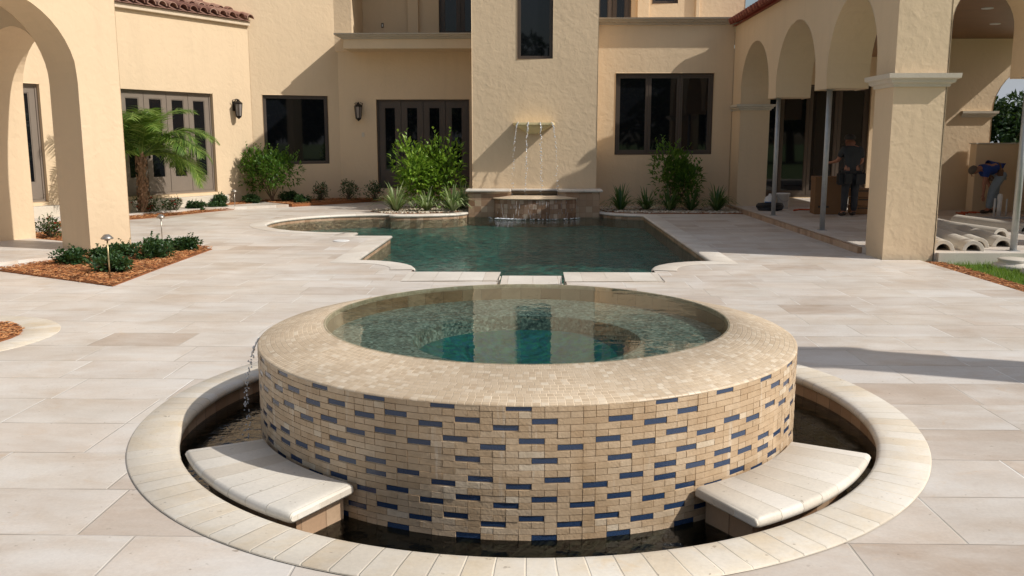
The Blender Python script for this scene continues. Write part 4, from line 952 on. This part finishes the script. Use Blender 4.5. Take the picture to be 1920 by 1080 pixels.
def pebble_bed(poly,n,seed,label):
    rr=random.Random(seed); mb=MB(); xs=[p[0] for p in poly]; ys=[p[1] for p in poly]; k=0
    def inside(x,y):
        c=False
        for i in range(len(poly)):
            (x1,y1),(x2,y2)=poly[i-1],poly[i]
            if (y1>y)!=(y2>y) and x<(x2-x1)*(y-y1)/(y2-y1)+x1: c=not c
        return c
    while k<n:
        x=rr.uniform(min(xs),max(xs)); y=rr.uniform(min(ys),max(ys))
        if not inside(x,y): continue
        k+=1; r_=rr.uniform(.016,.036); z=.015+rr.uniform(0,.02)
        mb.lathe((x,y,z),[(0,-r_*.5),(r_,0),(r_*.7,r_*.45),(0,r_*.6)],6)
    return tag(mb.build('pebbles',['pebble'],None,smooth=True),None,None,None,'stuff')
def mulch_bed(poly,z,n,seed,cz=.05):
    rr=random.Random(seed); mb=MB(); slab(mb,poly,-.02,z); cx=sum(p[0] for p in poly)/len(poly); 
    xs=[p[0] for p in poly]; ys=[p[1] for p in poly]
    def inside(x,y):
        c=False
        for i in range(len(poly)):
            (x1,y1),(x2,y2)=poly[i-1],poly[i]
            if (y1>y)!=(y2>y) and x<(x2-x1)*(y-y1)/(y2-y1)+x1: c=not c
        return c
    k=0; base=len(mb.f)
    while k<n:
        x=rr.uniform(min(xs),max(xs)); y=rr.uniform(min(ys),max(ys))
        if not inside(x,y): continue
        k+=1; a=rr.uniform(0,PI); L=rr.uniform(.03,.085); w=rr.uniform(.006,.016); d=Vector((cos(a),sin(a),rr.uniform(-.3,.3)))*L*.5; s=Vector((-sin(a),cos(a),rr.uniform(-.5,.5)))*w*.5
        hz=z+cz*.5*(1+noise.noise(Vector((x*2.2,y*2.2,seed))))*rr.uniform(.3,1); p=Vector((x,y,hz)); t_=Vector((0,0,.006))
        mb.add([p-d-s,p+d-s*.6,p+d+s*.6,p-d+s,p+t_],[(0,1,4),(1,2,4),(2,3,4),(3,0,4)],1)
    return tag(mb.build('mulch',['mulch','chips'],None),None,None,None,'stuff')
bed1=[(-6.95,11.2),(-4.85,9.98),(-4.93,11.7),(-4.98,13.55),(-5.85,14.2),(-6.22,13.48),(-6.58,12.83)]
mulch_bed(bed1,.012,7500,1,.06)
mulch_bed([(-7.25,22.0),(-8.50,19.0),(-9.5,17.6),(-10.2,18.0),(-8.9,20.6),(-8.0,22.1)],.012,3500,2,.06)
mulch_bed([(-8.9,14.8),(-7.9,14.6),(-7.7,15.4),(-8.6,16.3),(-9.3,15.9)],.012,700,3)
mulch_bed([(-6.18,22.62),(-4.2,24.98),(-5.4,24.98),(-7.5,23.98),(-7.0,23.3)],.075,2200,4,.05)
mulch_bed([(5.475,9.0),(5.475,12.52),(5.72,12.52),(5.80,12.2),(5.80,9.0)],-.03,1100,5,.04)
mulch_bed([(-7.3,22.9),(-7.75,23.9),(-8.3,23.0),(-7.8,22.2)],.075,500,6,.03)
# small round bed at the left edge of the view
mb=MB(); mb.lathe((-5.10,7.25,0),[(.97,.0005),(.965,.005),(.69,.006),(.67,.0)],72,uvf=.9); tag(mb.build('tree_ring',['ring'],None,smooth=True),'ring of pale stone around the small round mulch bed at the left edge','edging')
mulch_bed(circle(-5.10,7.25,.668,28),.012,1600,8,.03)
pebble_bed([(-3.4,20.45),(-2.9,20.46),(-2.3,20.60),(-1.9,20.85),(-1.66,21.1),(-1.54,21.2),(-1.5,22.5),(-3.3,22.6),(-3.9,21.2)],1700,1,'')
pebble_bed([(1.72,21.1),(1.95,20.85),(2.3,20.66),(4.9,20.62),(4.9,22.65),(1.6,22.65)],2000,2,'')
mb=MB(); slab(mb,[(-3.4,20.44),(-2.9,20.46),(-2.3,20.60),(-1.9,20.85),(-1.66,21.1),(-1.5,22.5),(-3.3,22.6),(-3.9,21.2)],-.01,.012); tag(mb.build('planting_soil',['mulch'],None),None,None,None,'structure')
mb=MB(); slab(mb,[(1.72,21.1),(1.95,20.85),(2.3,20.66),(4.9,20.62),(4.9,22.65),(1.6,22.65)],-.01,.012); tag(mb.build('planting_soil',['mulch'],None),None,None,None,'structure')
# grass beside the porch
rr=random.Random(11); mb=MB()
for i in range(15000):
    x=rr.uniform(5.74,8.6); y=rr.uniform(8.6,12.52); a=rr.uniform(0,2*PI); h=rr.uniform(.04,.10); w=.005; lean=Vector((rr.uniform(-.5,.5),rr.uniform(-.5,.5),1))*h
    if x<5.82 and rr.random()<.6: continue
    p=Vector((x,y,-.07)); s=Vector((cos(a),sin(a),0))*w; mb.add([p-s,p+s,p+lean],[(0,1,2)])
tag(mb.build('grass',['blades'],None),None,None,None,'stuff')
# palm
def palm(x,y,z,ht,nf,L,seed,label,tr=.14,name='palm_tree'):
    t=thing(name,label,'palm',(x,y,z)); rr=random.Random(seed); mb=MB(); n=16
    prof=[]
    for k in range(n+1): prof.append((tr*(1.15-.25*k/n)*(1+.10*(k%2)),ht*k/n))
    mb.lathe((x,y,z),prof,14)
    for k in range(150):
        a=rr.uniform(0,2*PI); zz=rr.uniform(0,1)*ht; r_=tr*(1.1-.2*zz/ht); p=Vector((x+r_*cos(a),y+r_*sin(a),z+zz)); leafq(mb,p,Vector((cos(a)*.5,sin(a)*.5,1)),Vector((cos(a),sin(a),0)),.14,.07)
    mb.build('trunk',['palmbark'],t)
    fm=MB(); rc=MB()
    for i in range(nf):
        a=2*PI*i*.382+rr.uniform(-.2,.2); e=rr.uniform(.22,1.40); d=Vector((cos(a),sin(a),0)); s=Vector((-sin(a),cos(a),0)); LL=L*rr.uniform(.85,1.1); P=[]
        cur=Vector((x,y,z+ht))+d*.06; ang=e; st=LL/12
        for k in range(13):
            P.append(cur.copy()); cur=cur+(d*cos(ang)+Vector((0,0,sin(ang))))*st; ang-=.075+.016*k
        rc.tube(P,[.016*(1-k/13)+.003 for k in range(13)],5)
        for k in range(1,13):
            for hlf in range(5):
                q=(k-1+hlf/5)/12*12; kk=int(q); f=q-kk; p=P[kk].lerp(P[min(kk+1,12)],f); td=(P[min(kk+1,12)]-P[kk]).normalized() if kk<12 else td
                env=sin(PI*min(1,(q/12)*.93+.07))**.6
                if q<1.2: continue
                up=td.cross(s).normalized()*-1
                for sg in (-1,1):
                    dr=(s*sg*.85+td*.75+Vector((0,0,rr.uniform(-.30,.15)))).normalized(); ll=L*.30*env*rr.uniform(.85,1.1)
                    wv=td*.012; m=p+dr*ll*.5; e_=p+dr*ll+Vector((0,0,-ll*.12))
                    fm.add([p-wv,p+wv,m+wv*1.1,e_,m-wv*1.1],[(0,1,2,4),(4,2,3)])
    rc.build('frond_ribs',['palm'],t); fm.build('fronds',['palm'],t); return t
palm(-8.86,20.0,.05,1.28,34,1.9,3,'pygmy date palm with arching fronds in front of the left wing doors',.08)
# path lights
def plight(x,y,h,label,m='pathmetal',z=0):
    t=thing('path_light',label,'path light',(x,y,z),'path lights'); b=MB(); b.tube([(x,y,z),(x,y,z+h)],.009,8); b.build('stake',['brass' if m=='brass' else m],t,smooth=True)
    b=MB(); b.lathe((x,y,z+h-.02),[(.012,0),(.03,.005),(.03,.03),(.066,.02),(.073,.03),(.055,.05),(.03,.075),(.0,.08)],18); b.build('shade',['pathmetal'],t,smooth=True)
plight(-5.06,10.36,.50,'path light with a brass stake standing nearest the camera in the mulch bed','brass',.01)
plight(-6.05,14.25,.42,'path light at the far tip of the pillar bed',z=.01)
plight(-7.40,21.85,.42,'path light at the right tip of the palm bed, farthest away',z=.01)
# trees
def tree(x,y,z,h,rx,n,seed,label,L=.42,grp='trees beyond the house',m='treeleaf'):
    t=thing('tree',label,'tree',(x,y,z),grp); rr=random.Random(seed); b=MB(); b.tube([(x,y,z),(x+.1,y,z+h*.3),(x-.1,y+.1,z+h*.6)],[.22,.17,.08],8)
    cs=[]
    for i in range(14):
        a=rr.uniform(0,2*PI); q=rr.uniform(.1,.75); c=Vector((x+rx*q*cos(a),y+rx*q*sin(a),z+h*rr.uniform(.32,.88))); cs.append((c,rr.uniform(.25,.42))); b.tube([(x,y,z+h*rr.uniform(.2,.45)),tuple(c)],[.08,.03],5)
    b.build('trunk',['bark'],t); mb=MB()
    for i in range(n):
        c,s=cs[rr.randrange(len(cs))]; o=rv(rr); o=o.normalized()*(o.length**.4); p=c+Vector((o.x*rx*s,o.y*rx*s,o.z*h*s*.6))
        leafq(mb,p,rv(rr)+o,Vector((rr.uniform(-.6,.6),rr.uniform(-.6,.6),1)),L*rr.uniform(.6,1.3),L*.55)
    mb.build('crown',[m],t); return t
t1=tree(31.5,60,-.07,4.3,3.2,3400,1,'dark tree just right of the rear arch jamb, beyond the low wall')
t2=tree(37,63,-.07,4.9,3.6,3400,2,'darker taller tree beyond the low wall at the right edge')
k=0
for x,y,s in ((24,64,1.0),(42,58,1.1),(48,66,1.2),(30,70,1.35),(55,50,1.2),(60,38,1.1),(62,24,1.2)):
    copy_tree([t1,t2][k%2],(x,y,-.07),'dark tree in the belt of trees beyond the right wing',rot=k*1.3,scale=s); k+=1
for i in range(13):
    x=-42+i*7+random.uniform(-1.5,1.5); copy_tree([t1,t2][i%2],(x,-24+random.uniform(-4,3),-.07),'dark tree in the row behind the photographer',rot=i*1.7,scale=1.55+random.uniform(0,.4))
palm(17.3,26.5,-.07,4.0,26,2.6,8,'tall palm behind the right wing, frond tips hanging into the arch',.16)

# ------------------------------------------------------------------ light, sky, camera
sd=Vector((3,-1,2.8)).normalized(); el=math.asin(sd.z); az=math.atan2(sd.x,sd.y)
w=bpy.data.worlds.new('World'); bpy.context.scene.world=w; w.use_nodes=True; nt_=w.node_tree; nt_.nodes.clear()
sk=nt_.nodes.new('ShaderNodeTexSky'); sk.sky_type='NISHITA'; sk.sun_disc=False; sk.sun_elevation=el; sk.sun_rotation=az; sk.air_density=1.2; sk.dust_density=2.5
tc=nt_.nodes.new('ShaderNodeTexCoord'); mp=nt_.nodes.new('ShaderNodeMapping'); mp.inputs['Scale'].default_value=(1.5,1.5,5); nt_.links.new(tc.outputs['Generated'],mp.inputs[0])
cn=nt_.nodes.new('ShaderNodeTexNoise'); cn.inputs['Scale'].default_value=2.2; cn.inputs['Detail'].default_value=8; nt_.links.new(mp.outputs[0],cn.inputs['Vector'])
cr=nt_.nodes.new('ShaderNodeValToRGB'); cr.color_ramp.elements[0].position=.42; cr.color_ramp.elements[1].position=.68; nt_.links.new(cn.outputs['Fac'],cr.inputs[0])
mx=nt_.nodes.new('ShaderNodeMix'); mx.data_type='RGBA'; nt_.links.new(cr.outputs[0],mx.inputs[0]); nt_.links.new(sk.outputs[0],mx.inputs[6]); mx.inputs[7].default_value=(4.6,4.9,5.4,1)
bg=nt_.nodes.new('ShaderNodeBackground'); bg.inputs['Strength'].default_value=.085; nt_.links.new(mx.outputs[2],bg.inputs[0])
wo=nt_.nodes.new('ShaderNodeOutputWorld'); nt_.links.new(bg.outputs[0],wo.inputs[0])
sl=bpy.data.lights.new('sun','SUN'); sl.energy=3.6; sl.angle=R(.6); sl.color=(1,.955,.885); so=bpy.data.objects.new('sun',sl); C.objects.link(so)
so.rotation_euler=(-sd).to_track_quat('-Z','Y').to_euler(); so.location=(20,-10,20)
cam=bpy.data.cameras.new('camera'); cam.sensor_width=36; cam.lens=1660/1920*36; cam.clip_end=2000; cam.clip_start=.05
co=bpy.data.objects.new('camera',cam); C.objects.link(co); co.location=(0,0,1.65); co.rotation_euler=(R(90-9.3727),0,R(1.362)); bpy.context.scene.camera=co
sc=bpy.context.scene; sc.view_settings.view_transform='Standard'; sc.view_settings.look='None'; sc.view_settings.exposure=.13; sc.view_settings.gamma=1
sc.render.engine='CYCLES'; sc.cycles.max_bounces=8; sc.cycles.transparent_max_bounces=12; sc.cycles.sample_clamp_indirect=6
